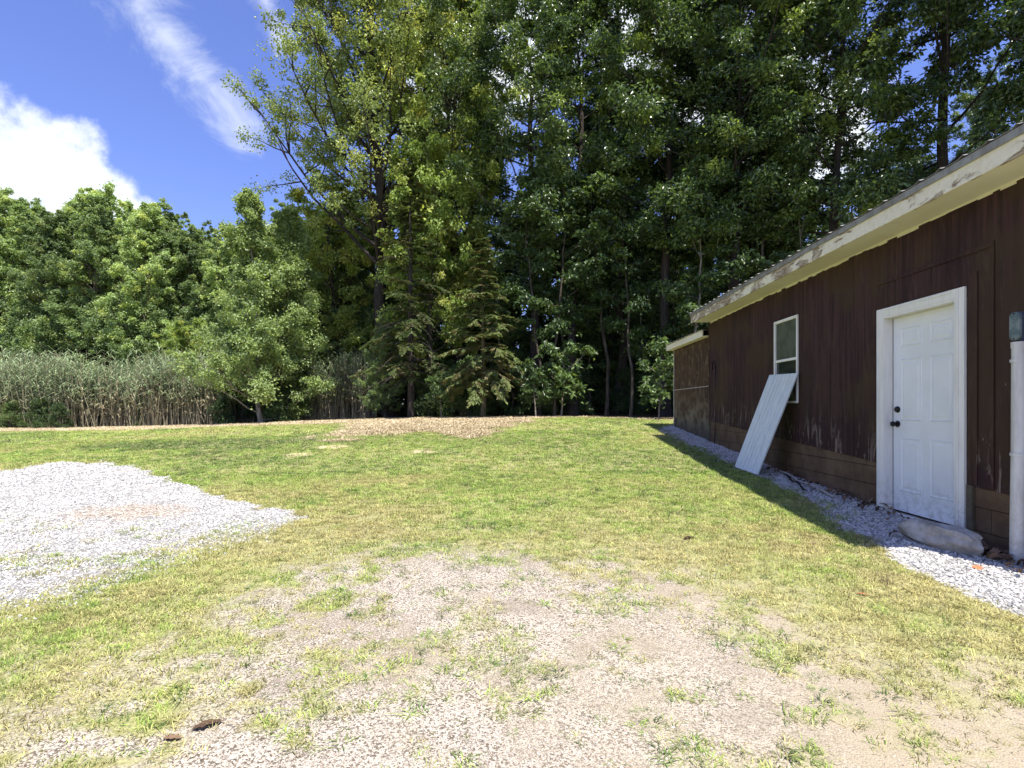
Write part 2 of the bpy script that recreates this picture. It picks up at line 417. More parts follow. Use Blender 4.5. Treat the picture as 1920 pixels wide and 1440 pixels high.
# ------------------------------------------------------------------ scattering of uncountable stuff
def scatter(name, pts, idx, rot, scl, protos, hue, label, cat):
    pc = bpy.data.collections.new(name + '_pieces')
    for i, pm in enumerate(protos):
        o = bpy.data.objects.new('piece_%02d' % i, pm); pc.objects.link(o)
    me = bpy.data.meshes.new(name); me.vertices.add(len(pts)); me.vertices.foreach_set('co', np.asarray(pts, np.float32).ravel())
    def at(n, tp, v, f='value'):
        a = me.attributes.new(n, tp, 'POINT'); a.data.foreach_set(f, np.ascontiguousarray(v).ravel())
    at('pick', 'INT', np.asarray(idx, np.int32)); at('rot', 'FLOAT_VECTOR', np.asarray(rot, np.float32), 'vector')
    at('scl', 'FLOAT_VECTOR', np.asarray(scl, np.float32), 'vector'); at('hue', 'FLOAT', np.asarray(hue, np.float32))
    o = link(name, me); tag(o, label, cat, kind='stuff')
    ng = bpy.data.node_groups.new(name, 'GeometryNodeTree')
    ng.interface.new_socket('Geometry', in_out='INPUT', socket_type='NodeSocketGeometry')
    ng.interface.new_socket('Geometry', in_out='OUTPUT', socket_type='NodeSocketGeometry')
    gi, go = ng.nodes.new('NodeGroupInput'), ng.nodes.new('NodeGroupOutput')
    ci = ng.nodes.new('GeometryNodeCollectionInfo'); ci.inputs['Collection'].default_value = pc
    ci.inputs['Separate Children'].default_value = True; ci.inputs['Reset Children'].default_value = True
    ip = ng.nodes.new('GeometryNodeInstanceOnPoints'); ip.inputs['Pick Instance'].default_value = True
    def na(n, tp):
        a = ng.nodes.new('GeometryNodeInputNamedAttribute'); a.data_type = tp; a.inputs['Name'].default_value = n; return a.outputs['Attribute']
    L = ng.links
    L.new(gi.outputs[0], ip.inputs['Points']); L.new(ci.outputs[0], ip.inputs['Instance'])
    L.new(na('pick', 'INT'), ip.inputs['Instance Index']); L.new(na('rot', 'FLOAT_VECTOR'), ip.inputs['Rotation']); L.new(na('scl', 'FLOAT_VECTOR'), ip.inputs['Scale'])
    L.new(ip.outputs[0], go.inputs[0])
    md = o.modifiers.new('scatter', 'NODES'); md.node_group = ng
    return o

# grass blades
t = NT('grass_blade'); hu = t.attr('hue', 'INSTANCER'); r = t.rand()
c = t.mix(t.rng(hu, 0, 1), (.47, .42, .175), (.30, .43, .08))
c = t.mix(t.rng(hu, .8, 1.3), c, (.11, .185, .05))
c = t.mix(t.math('MULTIPLY', t.rng(r, .72, .95), .75), c, (.48, .40, .20))
hs = t.N('ShaderNodeHueSaturation'); t.put(hs.inputs['Color'], c); t.put(hs.inputs['Value'], t.rng(t.math('FRACT', t.math('MULTIPLY', r, 17.3)), 0, 1, .42, 1.5, False))
c = hs.outputs[0]; t.done(c, .55)
tr = t.N('ShaderNodeBsdfTranslucent'); t.put(tr.inputs['Color'], c)
mx = t.N('ShaderNodeMixShader'); mx.inputs[0].default_value = .3
t.l.new(t.b.outputs[0], mx.inputs[1]); t.l.new(tr.outputs[0], mx.inputs[2]); t.l.new(mx.outputs[0], t.out.inputs['Surface'])
M['grass'] = t.m
t = NT('straw_blade'); r = t.rand()
M['straw'] = t.done(t.mix(r, (.40, .315, .18), (.66, .555, .37)), .8)

def tuft(seed, n, h, spread, wid, lean):
    g = np.random.default_rng(seed); V = []; F = []
    for i in range(n):
        a = g.uniform(0, 6.283); rr = spread * math.sqrt(g.uniform(0, 1)); b = np.array([math.cos(a) * rr, math.sin(a) * rr, 0])
        da = a + g.normal(0, .9); L = h * g.uniform(.45, 1.15); ln = lean * g.uniform(.35, 1.3); wd = wid * g.uniform(.7, 1.3)
        dv = np.array([math.cos(da), math.sin(da), 0]); sv = np.array([-dv[1], dv[0], 0]) * wd / 2
        m = b + dv * L * ln * .35 + np.array([0, 0, L * (1 - .25 * ln)]) * .6
        tp = b + dv * L * ln + np.array([0, 0, L * (1 - .45 * ln)])
        k = len(V); V += [b - sv, b + sv, m + sv * .8, m - sv * .8, tp]
        F += [(k, k + 1, k + 2), (k, k + 2, k + 3), (k + 3, k + 2, k + 4)]
    return np.array(V), np.array(F)
def protos(fn, k, mat, **kw):
    out = []
    for i in range(k):
        V, F = fn(100 + i, **kw); out.append(mesh_np('tuft', V, F, mat))
    return out
def sample_band(y0, y1, dens, half=.99, xmin=-99, xmax=99):
    n = int(dens * half * (y1 ** 2 - y0 ** 2) + dens * .8 * (y1 - y0))
    y = np.sqrt(rng.uniform(y0 ** 2, y1 ** 2, n)); x = rng.uniform(-1, 1, n) * (half * y + .4) - .025 * y
    return x, y
gp = protos(tuft, 8, M['grass'], n=9, h=.05, spread=.035, wid=.0042, lean=.9)
PX, PY, SC = [], [], []
for y0, y1, d, s in ((1.3, 3.2, 2400, .9), (3.2, 5.2, 1900, .95), (5.2, 8, 1050, 1.15), (8, 13, 430, 1.5), (13, 24.5, 120, 2.2)):
    x, y = sample_band(y0, y1, d); m_ = masks(x, y)
    keep = rng.uniform(0, 1, len(x)) < m_['grass'] ** 1.25
    keep &= ~((x > WX - .02) & (y < 14.0))
    PX.append(x[keep]); PY.append(y[keep]); SC.append(np.full(keep.sum(), s))
px, py, sc = map(np.concatenate, (PX, PY, SC)); m_ = masks(px, py)
lush = fbm(px, py, .35, 4, 77)
cent = np.exp(-(((px - .8) / 3.2) ** 2 + ((py - 9) / 3.6) ** 2))
hue = np.clip(.30 + (lush - .5) * 2.2 + .75 * cent + .16 * sstep(py, 6, 9) + (m_['n2'] - .5) * .9 - .16 * sstep(-py, -5.5, -3.5) + rng.normal(0, .13, len(px)), 0, 1)
hue = np.where((m_['n3'] > .6) & (m_['n2'] > .52), hue + .35, hue)
hue = hue + .35 * sstep(-px, 3.0, 5) * sstep(py, 8, 11)
n = len(px)
hgt = sc ** .55 * rng.uniform(.4, 1.0, n)
wdt = sc * rng.uniform(.8, 1.25, n)
scatter('lawn_grass', np.c_[px, py, hz(px, py) - .004], rng.integers(0, 8, n), np.c_[rng.normal(0, .1, n), rng.normal(0, .1, n), rng.uniform(0, 6.28, n)],
        np.c_[wdt, wdt, hgt], gp, hue, 'short patchy yellow-green lawn grass in front of the brown building', 'grass')
# coarse darker weedy tufts standing in the thin ground
x, y = sample_band(1.5, 7.5, 300); m_ = masks(x, y)
keep = (rng.uniform(0, 1, len(x)) < sstep(m_['n2'] * .5 + m_['n3'] * .5, .36, .62) * (1 - m_['gravel'] * .96) * (.2 + .8 * m_['bare'])) & (x < WX - .1)
x, y = x[keep], y[keep]; n = len(x)
gp2 = protos(tuft, 6, M['grass'], n=14, h=.07, spread=.03, wid=.0055, lean=1.4)
s = rng.uniform(.25, .5, n) + .4 * (rng.uniform(0, 1, n) < .2)
scatter('coarse_grass_tufts', np.c_[x, y, hz(x, y) - .004], rng.integers(0, 6, n), np.c_[np.zeros(n), np.zeros(n), rng.uniform(0, 6.28, n)], np.c_[s, s, s * rng.uniform(.6, 1., n)], gp2,
        rng.uniform(.7, 1.5, n), 'coarse darker green grass tufts in the thin gravelly ground', 'grass')
# straw clippings along the far edge
x, y = sample_band(11.3, 24.6, 170); m_ = masks(x, y); keep = (rng.uniform(0, 1, len(x)) < m_['straw'] * 1.1) & ~((x > WX - .1) & (y < 14.2))
x, y = x[keep], y[keep]; n = len(x)
gp3 = protos(tuft, 5, M['straw'], n=12, h=.10, spread=.09, wid=.010, lean=2.0)
s = rng.uniform(.8, 1.6, n)
scatter('dry_straw', np.c_[x, y, hz(x, y)], rng.integers(0, 5, n), np.c_[np.zeros(n), np.zeros(n), rng.uniform(0, 6.28, n)], np.c_[s, s, s * .8], gp3, rng.uniform(0, 1, n),
        'tan dry straw clippings along the far edge of the lawn', 'straw')

# stones
def stone_mesh(seed, mat, flat=.6):
    import bmesh
    g = np.random.default_rng(seed); bm = bmesh.new(); bmesh.ops.create_icosphere(bm, subdivisions=1, radius=.5)
    ax = g.uniform(.65, 1.25, 3) * np.array([1, 1, flat])
    for v in bm.verts:
        k = g.uniform(.75, 1.18); v.co = Vector((v.co.x * ax[0] * k, v.co.y * ax[1] * k, v.co.z * ax[2] * k))
    me = bpy.data.meshes.new('chip'); bm.to_mesh(me); bm.free(); me.materials.append(mat); return me
t = NT('limestone_chip'); r = t.rand()
c = t.mix(t.rng(r, 0, 1), (.31, .30, .28), (.56, .54, .505)); c = t.mix(t.math('MULTIPLY', t.rng(t.math('FRACT', t.math('MULTIPLY', r, 31.7)), .9, .97), .7), c, (.36, .34, .32))
c = t.mix(t.math('MULTIPLY', t.attr('hue', 'INSTANCER'), .5), c, (.38, .29, .20)); M['chip'] = t.done(c, .85)
t = NT('driveway_chip'); r = t.rand(); r2 = t.math('FRACT', t.math('MULTIPLY', r, 23.9))
c = t.mix(r, (.25, .22, .18), (.50, .455, .39)); c = t.mix(t.math('MULTIPLY', t.rng(r2, .72, .95), .8), c, (.30, .23, .19)); M['chip2'] = t.done(c, .9)
cp = [stone_mesh(i, M['chip']) for i in range(8)]; cp2 = [stone_mesh(50 + i, M['chip2'], .5) for i in range(8)]
def gravel(name, bands, prot, key, smin, smax, label, xr=(-99, 99)):
    X, Y, S = [], [], []
    for y0, y1, d, k in bands:
        x, y = sample_band(y0, y1, d); m_ = masks(x, y)
        f = key(m_, x, y) * (x > xr[0]) * (x < xr[1])
        keep = rng.uniform(0, 1, len(x)) < f
        X.append(x[keep]); Y.append(y[keep]); S.append(np.full(keep.sum(), k))
    x, y, k = map(np.concatenate, (X, Y, S)); n = len(x)
    s = rng.uniform(smin, smax, n) ** 1.0 * k
    scatter(name, np.c_[x, y, hz(x, y) + s * .12], rng.integers(0, 8, n), np.c_[rng.normal(0, .35, n), rng.normal(0, .35, n), rng.uniform(0, 6.28, n)],
            np.c_[s, s, s], prot, sstep(1 - np.hypot((x + 4.25) / .8, (y - 5.6) / .42) + (fbm(x, y, 6., 3, 5) - .5) * 1.2, -.05, .55), label, 'gravel')
gravel('gravel_pad', ((3.0, 5.2, 3200, .85), (5.2, 7, 2300, 1.), (7, 9.6, 1250, 1.3)), cp, lambda m_, x, y: m_['gravel'] ** 1.5, .010, .029, 'white crushed stone spread in a pad on the lawn', (-12, 0))
gravel('gravel_strip', ((2.0, 5.2, 3600, .9), (5.2, 8, 2700, 1.), (8, 14.5, 1500, 1.15)), cp, lambda m_, x, y: m_['gravel'] ** 1.4 * (x < WX + .02), .012, .033, 'white crushed stone strip along the foot of the brown wall', (2.2, 9))
gravel('driveway_grit', ((1.3, 2.8, 5600, .95), (2.8, 5.0, 3200, 1.2)), cp2, lambda m_, x, y: np.clip(m_['bare'] * 1.0 + .2, 0, 1) * (1 - m_['gravel']) * sstep(fbm(x, y, 1.3, 3, 90), .36, .6) * (1 - .6 * sstep(x, .3, 1.4)), .005, .012,
       'fine pale grit and gravel showing through the thin grass', (-99, 3.2))
#@@PART2
# ------------------------------------------------------------------ building materials
t = NT('brown_siding_paint'); p = t.geo(); r = t.rand()
n = t.noise(t.scaled(p, (10, 10, .5)), 2.2, 6, .65); n2 = t.noise(p, .8, 4, .6); n3 = t.noise(t.scaled(p, (1, 1, .22)), 9, 5, .7, 1.2)
c = t.mix(t.rng(n, .32, .70), (.022, .0095, .011), (.062, .027, .029))
c = t.mix(t.math('MULTIPLY', t.rng(n2, .46, .60), .8), c, (.050, .029, .015))
c = t.mix(t.math('MULTIPLY', t.rng(t.noise(t.scaled(p, (1, 1, .35)), 1.6, 5, .7), .5, .68), .65), c, (.020, .0085, .009))
sx = t.N('ShaderNodeSeparateXYZ'); t.l.new(p, sx.inputs[0])
low = t.rng(t.math('SUBTRACT', sx.outputs[2], t.math('MULTIPLY', sx.outputs[1], .062)), .95, .40)
wear = t.rng(n3, .54, .63)
c = t.mix(t.math('MULTIPLY', wear, t.math('ADD', .05, t.math('MULTIPLY', low, .75))), c, (.26, .20, .155))
spk = t.rng(t.noise(t.scaled(p, (1, 1, .5)), 22, 2), .775, .80)
c = t.mix(t.math('MULTIPLY', spk, .5), c, (.4, .35, .3))
t.bump(t.math('ADD', n, n3), .35, .006); M['siding'] = t.done(c, .72)
t = NT('weathered_annex_ply'); p = t.geo()
sx = t.N('ShaderNodeSeparateXYZ'); t.l.new(p, sx.inputs[0])
n = t.noise(t.scaled(p, (6, 6, .8)), 2.5, 6, .7); n2 = t.noise(p, 5, 5, .7)
c = t.mix(t.rng(n, .35, .7), (.040, .022, .014), (.095, .055, .032))
c = t.mix(t.math('MULTIPLY', t.rng(n2, .5, .68), .5), c, (.22, .17, .11))
lo = t.rng(sx.outputs[2], 1.9, 1.0)
c = t.mix(t.math('MULTIPLY', lo, t.rng(t.noise(p, 3.3, 5, .7), .38, .6)), c, (.20, .165, .105))
c = t.mix(t.math('MULTIPLY', t.rng(sx.outputs[2], 1.2, .85), .6), c, (.07, .068, .05)); M['annex'] = t.done(c, .85)
t = NT('brown_block_paint'); p = t.geo(); n = t.noise(p, 3.2, 5, .65)
c = t.mix(t.rng(n, .35, .65), (.10, .06, .034), (.155, .10, .056))
c = t.mix(t.math('MULTIPLY', t.rng(t.noise(t.scaled(p, (1, 1, .6)), 5, 5, .7), .58, .7), .5), c, (.07, .06, .048))
t.bump(t.noise(p, 60, 4, .7), .35, .006); M['block'] = t.done(c, .85)
t = NT('cream_peeling_paint'); p = t.geo()
n = t.noise(t.scaled(p, (1, .35, 1)), 7, 7, .72, .5); nb = t.noise(t.scaled(p, (1, .6, 1)), 1.1, 3)
peel = t.rng(t.math('ADD', t.math('MULTIPLY', n, .75), t.math('MULTIPLY', nb, .45)), .60, .65)
c = t.mix(t.rng(t.noise(p, 20, 4), .3, .7), (.68, .625, .47), (.77, .72, .575))
c = t.mix(peel, c, t.mix(t.rng(t.noise(t.scaled(p, (8, 1.5, 8)), 5, 4), .35, .6), (.20, .13, .07), (.42, .36, .27)))
t.bump(peel, .5, -.004); M['cream'] = t.done(c, .65)
t = NT('cream_soffit_paint'); p = t.geo(); n = t.noise(p, 4, 6, .7)
c = t.mix(t.rng(t.noise(p, 1.2, 4), .3, .7), (.68, .63, .48), (.77, .73, .59)); c = t.mix(t.math('MULTIPLY', t.rng(n, .62, .68), .4), c, (.42, .36, .26)); M['soffit'] = t.done(c, .7)
t = NT('white_door_paint'); p = t.geo(); c = t.mix(t.rng(t.noise(p, 3, 5), .35, .7), (.80, .805, .79), (.74, .75, .735))
c = t.mix(t.math('MULTIPLY', t.rng(t.noise(p, 26, 3, .6), .74, .78), .5), c, (.35, .32, .28)); sxd = t.N('ShaderNodeSeparateXYZ'); t.l.new(p, sxd.inputs[0]); c = t.mix(t.math('MULTIPLY', t.math('MULTIPLY', t.rng(sxd.outputs[2], .75, .2), t.rng(t.noise(p, 17, 6, .75), .42, .62)), .45), c, (.26, .22, .16)); M['door'] = t.done(c, .45)
t = NT('white_trim_paint'); p = t.geo(); c = t.mix(t.rng(t.noise(t.scaled(p, (3, 3, .7)), 4, 5), .4, .72), (.80, .78, .72), (.70, .68, .62)); sxd = t.N('ShaderNodeSeparateXYZ'); t.l.new(p, sxd.inputs[0]); c = t.mix(t.math('MULTIPLY', t.math('MULTIPLY', t.rng(sxd.outputs[2], .75, .2), t.rng(t.noise(p, 17, 6, .75), .42, .62)), .45), c, (.26, .22, .16)); M['trim'] = t.done(c, .5)
t = NT('galvanised_roof'); p = t.geo(); n = t.noise(t.scaled(p, (.4, 3, 1)), 3, 5, .65)
c = t.mix(t.rng(n, .35, .7), (.33, .325, .30), (.22, .205, .175)); t.b.inputs['Metallic'].default_value = .35; M['metal'] = t.done(c, .5)
t = NT('black_hardware'); M['black'] = t.done((.012, .011, .011), .35)
t = NT('dark_gap'); M['gap'] = t.done((.012, .009, .008), .9)
t = NT('window_glass'); t.b.inputs['Specular IOR Level'].default_value = .6
M['glass'] = t.done((.028, .036, .026), .06)
t = NT('painted_pane_reflection'); p = t.geo(); M['painted_reflection'] = t.done(t.mix(t.rng(t.noise(p, 7, 4), .35, .65), (.06, .075, .05), (.10, .11, .08)), .55)  # mottled dark green paints the reflection into the upper pane's colour
t = NT('grey_pvc'); p = t.geo(); c = t.mix(t.rng(t.noise(t.scaled(p, (3, 3, .5)), 5, 6, .7), .35, .7), (.62, .61, .57), (.46, .44, .40)); sxd = t.N('ShaderNodeSeparateXYZ'); t.l.new(p, sxd.inputs[0]); c = t.mix(t.math('MULTIPLY', t.math('MULTIPLY', t.rng(sxd.outputs[2], .75, .2), t.rng(t.noise(p, 17, 6, .75), .42, .62)), .45), c, (.26, .22, .16)); M['pvc'] = t.done(c, .45)
t = NT('slate_fitting'); M['fit'] = t.done((.045, .055, .08), .45)
t = NT('slate_cover'); p = t.geo(); M['cover'] = t.done(t.mix(t.rng(t.noise(p, 14, 4), .4, .65), (.10, .14, .15), (.20, .24, .23)), .4)
t = NT('grey_white_board'); p = t.geo(); M['board'] = t.done(t.mix(t.rng(t.noise(t.scaled(p, (5, 5, 1)), 4, 5, .65), .35, .7), (.56, .595, .585), (.66, .69, .67)), .6)
t = NT('rock'); p = t.geo(); n = t.noise(p, 9, 7, .7); c = t.mix(t.rng(n, .3, .7), (.22, .20, .165), (.42, .40, .36)); c = t.mix(t.math('MULTIPLY', t.rng(t.noise(p, 4, 4), .5, .65), .45), c, (.34, .27, .18))
t.bump(n, .6, .02); M['rock'] = t.done(c, .9)
t = NT('wood_grey'); p = t.geo(); M['woodgrey'] = t.done(t.mix(t.noise(p, 30, 4), (.32, .29, .24), (.55, .51, .44)), .85)
t = NT('hose_black'); M['hose'] = t.done((.02, .02, .022), .5)
t = NT('dry_leaf'); r = t.rand(); M['dryleaf'] = t.done(t.mix(r, (.055, .03, .018), (.20, .125, .075)), .8)
t = NT('red_leaf'); M['redleaf'] = t.done((.50, .17, .075), .7)

# ------------------------------------------------------------------ the long brown building
Y0, Y1 = 3.42, 11.08           # ends of the long wall
X1 = 9.6                       # rear wall
SOF = 3.13                     # soffit level
def sid_bot(y): return .685 + (y - 4.65) * .0623
shed = empty('outbuilding', (WX, Y0, hz1(WX, Y0)), 'long dark brown outbuilding with cream eaves and a white door', 'building')
SH = Matrix.Translation(-shed.location)
def part(mb, name, mat, parent=None, smooth=False, bevel=0):
    """build in world coordinates, parented to the building (or one of its parts)"""
    top = parent or shed
    base = Vector(top.location) if top.parent is None else Vector(top.parent.location)
    mb.v = [(v[0] - base.x, v[1] - base.y, v[2] - base.z) for v in mb.v]
    return mb.build(name, mat, top, smooth, bevel)
DY0, DY1, DZ0, DZ1 = 4.79, 5.70, .28, 2.285       # door leaf
WY0, WY1, WZ0, WZ1 = 7.50, 8.20, 1.42, 2.65      # window outer frame
# inner dark carcass behind the boards
cz = .05
for a, b in [((WX + .019, a, cz), (WX + .05, b, SOF + .1)) for a, b in ((Y0 + .03, DY0 - .1), (DY1 + .1, WY0 + .02), (WY1 - .02, Y1 - .03))] + [
        ((WX + .019, DY0 - .1, DZ1 + .1), (WX + .05, DY1 + .1, SOF + .1)), ((WX + .019, WY0 + .02, cz), (WX + .05, WY1 - .02, WZ0 + .02)),
        ((WX + .019, WY0 + .02, WZ1 - .02), (WX + .05, WY1 - .02, SOF + .1)), ((X1 - .05, Y0 + .03, cz), (X1 - .02, Y1 - .03, SOF + .1))]:
    part(MB().box(a, b), 'wall_sheathing', M['gap'])
# siding planks, front
g = random.Random(3)
y = Y0; PW = .2365
edges = [Y0]
while edges[-1] + PW < Y1 - .05: edges.append(edges[-1] + PW)
edges.append(Y1)
def plank(a, b, z0a, z0b, z1, dx=0.):
    m_ = MB(); x0, x1 = WX + dx, WX + .017
    m_.hexa([(x0, a, z0a), (x1, a, z0a), (x1, b, z0b), (x0, b, z0b), (x0, a, z1), (x1, a, z1), (x1, b, z1), (x0, b, z1)])
    return part(m_, 'siding_plank', M['siding'], bevel=.0012)
CAS = .105
for a, b in zip(edges[:-1], edges[1:]):
    a2, b2 = a + .0012, b - .0012
    # cut by door casing and window
    segs = [(a2, b2)]
    def cut(lo, hi, segs):
        o = []
        for s, e in segs:
            if e <= lo or s >= hi: o.append((s, e)); continue
            if s < lo: o.append((s, lo))
            if e > hi: o.append((hi, e))
        return o
    full = cut(WY0, WY1, cut(DY0 - CAS - .012, DY1 + CAS + .012, segs))
    for s, e in full:
        if e - s > .01: plank(s, e, sid_bot(s) + g.uniform(-.006, .006), sid_bot(e) + g.uniform(-.006, .006), SOF + .05, g.uniform(-.002, .002))
    lo, hi = max(a2, DY0 - CAS - .012), min(b2, DY1 + CAS + .012)
    if hi - lo > .01: plank(lo, hi, DZ1 + CAS + .006, DZ1 + CAS + .006, SOF + .05, g.uniform(-.002, .002))
    lo, hi = max(a2, WY0), min(b2, WY1)
    if hi - lo > .01:
        plank(lo, hi, sid_bot(lo), sid_bot(hi), WZ0 - .003, g.uniform(-.002, .002)); plank(lo, hi, WZ1 + .003, WZ1 + .003, SOF + .05, g.uniform(-.002, .002))
# end gables and rear wall: planks too
RIDGE_X = (WX + X1) / 2; PITCH = .2
def roof_under(x): return SOF + .02 + PITCH * (min(x - WX, X1 - x))
for yy, sgn in ((Y0, -1), (Y1, 1)):
    x = WX + .02
    while x < X1 - .02:
        e = min(x + .6, X1 - .02); m_ = MB(); ya, yb = (yy, yy + .02) if sgn < 0 else (yy - .02, yy)
        zb = sid_bot(yy)
        m_.hexa([(x + .004, ya, zb), (e - .004, ya, zb), (e - .004, yb, zb), (x + .004, yb, zb),
                 (x + .004, ya, roof_under(x)), (e - .004, ya, roof_under(e)), (e - .004, yb, roof_under(e)), (x + .004, yb, roof_under(x))])
        part(m_, 'siding_plank', M['siding']); x = e
# concrete block foundation, painted brown: courses of single blocks
for cidx in range(-1, 5):
    z0, z1 = .12 + cidx * .2, .12 + cidx * .2 + .194
    y = Y0 + .03 + (.2 if cidx % 2 else 0)
    first = True
    ya = Y0 + .03
    while ya < Y1 - .06:
        yb = min(y if (first and cidx % 2) else ya + .4, Y1 - .04); first = False
        top = min(z1, sid_bot((ya + yb) / 2) + .03)
        if top > hz1(WX, (ya + yb) / 2) - .02 and z0 < top - .03 and not (yb > DY0 - CAS and ya < DY1 + CAS and top > DZ0 - .05 and z0 > 9):
            segs = [(ya, yb)]
            o = []
            for s, e in segs:
                lo, hi = DY0 - CAS - .01, DY1 + CAS + .01
                if e <= lo or s >= hi: o.append((s, e))
                else:
                    if s < lo: o.append((s, lo))
                    if e > hi: o.append((hi, e))
            for s, e in o:
                if e - s > .03:
                    m_ = MB(); m_.box((WX + .009 + g.uniform(0, .003), s + .003, z0), (WX + .0185, e - .003, top)); part(m_, 'concrete_block', M['block'], bevel=.002)
        ya = yb
m_ = MB(); m_.box((WX + .02, Y0 + .01, -.2), (X1 - .01, Y0 + .16, sid_bot(Y0) + .02)); m_.box((WX + .06, Y1 - .16, .3), (X1 - .01, Y1 - .01, sid_bot(Y1) + .02)); m_.box((X1 - .15, Y0 + .17, -.2), (X1 - .02, Y1 - .17, .9))
part(m_, 'foundation_wall', M['block'])
# roof: ribbed sheets, each a part
EX = 3.42
def rib(yy):
    f = (yy / .229) % 1.0
    return .02 * max(0, 1 - abs(f - .5) / .16) if abs(f - .5) < .16 else 0
ya = Y0 - .08
zr = lambda x: 3.295 + PITCH * (x - EX)
while ya < Y1 + .04:
    yb = min(ya + .916, Y1 + .06)
    for side in (0, 1):
        V, F = [], []
        yy = list(np.linspace(ya, yb, 41))
        xe, xr = (EX - .025, RIDGE_X) if side == 0 else (X1 + .37, RIDGE_X)
        for th in (0, -.004):
            for xq in (xe, xr):
                d = abs(xq - xe)
                for q in yy: V.append((xq, q, 3.30 + PITCH * d + rib(q) + th))
        n = len(yy)
        for j in range(n - 1):
            F.append((j, j + 1, n + j + 1, n + j)); F.append((2 * n + j + 1, 2 * n + j, 3 * n + j, 3 * n + j + 1))
            F.append((j + 1, j, 2 * n + j, 2 * n + j + 1)); F.append((n + j, n + j + 1, 3 * n + j + 1, 3 * n + j))
        m_ = MB(); m_.add(V, F); part(m_, 'roof_sheet', M['metal'])
    ya = yb
m_ = MB(); m_.tube([(RIDGE_X, Y0 - .08, 3.30 + PITCH * (RIDGE_X - EX) + .02), (RIDGE_X, Y1 + .06, 3.30 + PITCH * (RIDGE_X - EX) + .02)], .06, 8); part(m_, 'ridge_cap', M['metal'])
# drip edge, fascia boards, soffit boards
m_ = MB(); m_.box((EX - .016, Y0 - .07, 3.235), (EX - .002, Y1 + .05, 3.292)); part(m_, 'drip_edge', M['metal'])
for a, b in ((Y0 - .06, 5.9), (5.902, 8.5), (8.502, Y1 + .04)):
    m_ = MB(); m_.box((EX, a, 3.10), (EX + .022, b, 3.285)); part(m_, 'fascia_board', M['cream'], bevel=.003)
for a, b in ((Y0 - .05, 4.9), (4.903, 7.3), (7.303, 9.7), (9.703, Y1 + .03)):
    m_ = MB(); m_.box((EX + .023, a, SOF - .012), (WX - .001, b, SOF)); part(m_, 'soffit_board', M['soffit'])
m_ = MB(); m_.box((EX + .024, Y1 + .005, SOF + .002), (WX + .2, Y1 + .03, 3.28)); part(m_, 'barge_board', M['cream'])
# frieze: ragged strip of old paint under the soffit
m_ = MB(); yy = Y0
while yy < Y1 - .1:
    e = min(yy + g.uniform(.05, .16), Y1); m_.box((WX - .005, yy, SOF - .012 - g.uniform(.012, .04)), (WX - .0025, e, SOF - .0125)); yy = e
part(m_, 'caulk_strip', M['soffit'])
# corner board and old panel battens round the door
m_ = MB(); m_.box((WX - .012, Y1 - .01, .45), (WX + .03, Y1 + .016, SOF - .013)); part(m_, 'corner_board', M['annex'])
m_ = MB(); m_.box((WX - .014, 4.40, 2.66), (WX - .003, 5.84, 2.70)); part(m_, 'header_batten', M['siding'], bevel=.003)
m_ = MB(); m_.box((WX - .014, 4.40, .69), (WX - .003, 4.445, 2.658)); part(m_, 'side_batten', M['siding'], bevel=.003)
m_ = MB(); m_.box((WX - .012, 4.56, .70), (WX - .003, 4.655, 2.50)); part(m_, 'side_board', M['siding'], bevel=.003)
m_ = MB(); m_.box((WX - .02, 4.60, .12), (WX + .008, 4.66, .695)); part(m_, 'stub_post', M['annex'], bevel=.004)
# door
DX = WX + .075
m_ = MB(); m_.box((DX, DY0, DZ0 + .012), (DX + .045, DY1, DZ1)); do = part(m_, 'door', M['door'])
def door_panel(y0, y1, z0, z1):
    m_ = MB(); loops = [(0, .0), (.010, .007), (.022, .001), (.032, .0015), (.055, .007)]
    V = []
    for ins, pr in loops:
        x = DX - .0004 - pr
        V += [(x, y0 + ins, z0 + ins), (x, y1 - ins, z0 + ins), (x, y1 - ins, z1 - ins), (x, y0 + ins, z1 - ins)]
    F = []
    for k in range(len(loops) - 1):
        for j in range(4):
            a = k * 4 + j; b = k * 4 + (j + 1) % 4; F.append((a, b, b + 4, a + 4))
    k = (len(loops) - 1) * 4; F.append((k, k + 1, k + 2, k + 3))
    m_.add(V, F); part(m_, 'raised_panel', M['door'], do)
for (a, b) in ((DY0 + .115, DY0 + .405), (DY1 - .405, DY1 - .115)):
    for z0, z1 in ((1.975, 2.165), (1.22, 1.85), (.50, 1.05)): door_panel(a, b, z0, z1)
for zz, big in ((1.185, True), (1.335, False)):
    m_ = MB(); yk = DY1 - .07
    if big: m_.tube([(DX, yk, zz), (DX - .012, yk, zz), (DX - .013, yk, zz), (DX - .03, yk, zz), (DX - .04, yk, zz), (DX - .052, yk, zz), (DX - .066, yk, zz), (DX - .072, yk, zz)], [.033, .033, .013, .012, .022, .029, .024, .008], 16)
    else: m_.tube([(DX, yk, zz), (DX - .014, yk, zz), (DX - .024, yk, zz), (DX - .028, yk, zz)], [.033, .033, .026, .01], 16)
    part(m_, 'door_knob' if big else 'deadbolt', M['black'], do, smooth=True)
m_ = MB(); m_.box((DX - .002, DY1 + .0005, DZ0 + .012), (DX + .03, DY1 + .006, DZ1)); m_.box((DX - .002, DY0 + .0, DZ0 - .0), (DX + .03, DY1, DZ0 + .011)); part(m_, 'weather_gap', M['gap'], do)
for nm, a, b in (('jamb', (WX - .022, DY1 + .007, .24), (DX + .05, DY1 + .03, DZ1 + .026)), ('jamb', (WX - .022, DY0 - .03, .24), (DX + .05, DY0 - .003, DZ1 + .026)),
                 ('head_jamb', (WX - .022, DY0 - .002, DZ1 + .003), (DX + .05, DY1 + .006, DZ1 + .026))):
    m_ = MB(); m_.box(a, b); part(m_, nm, M['trim'])
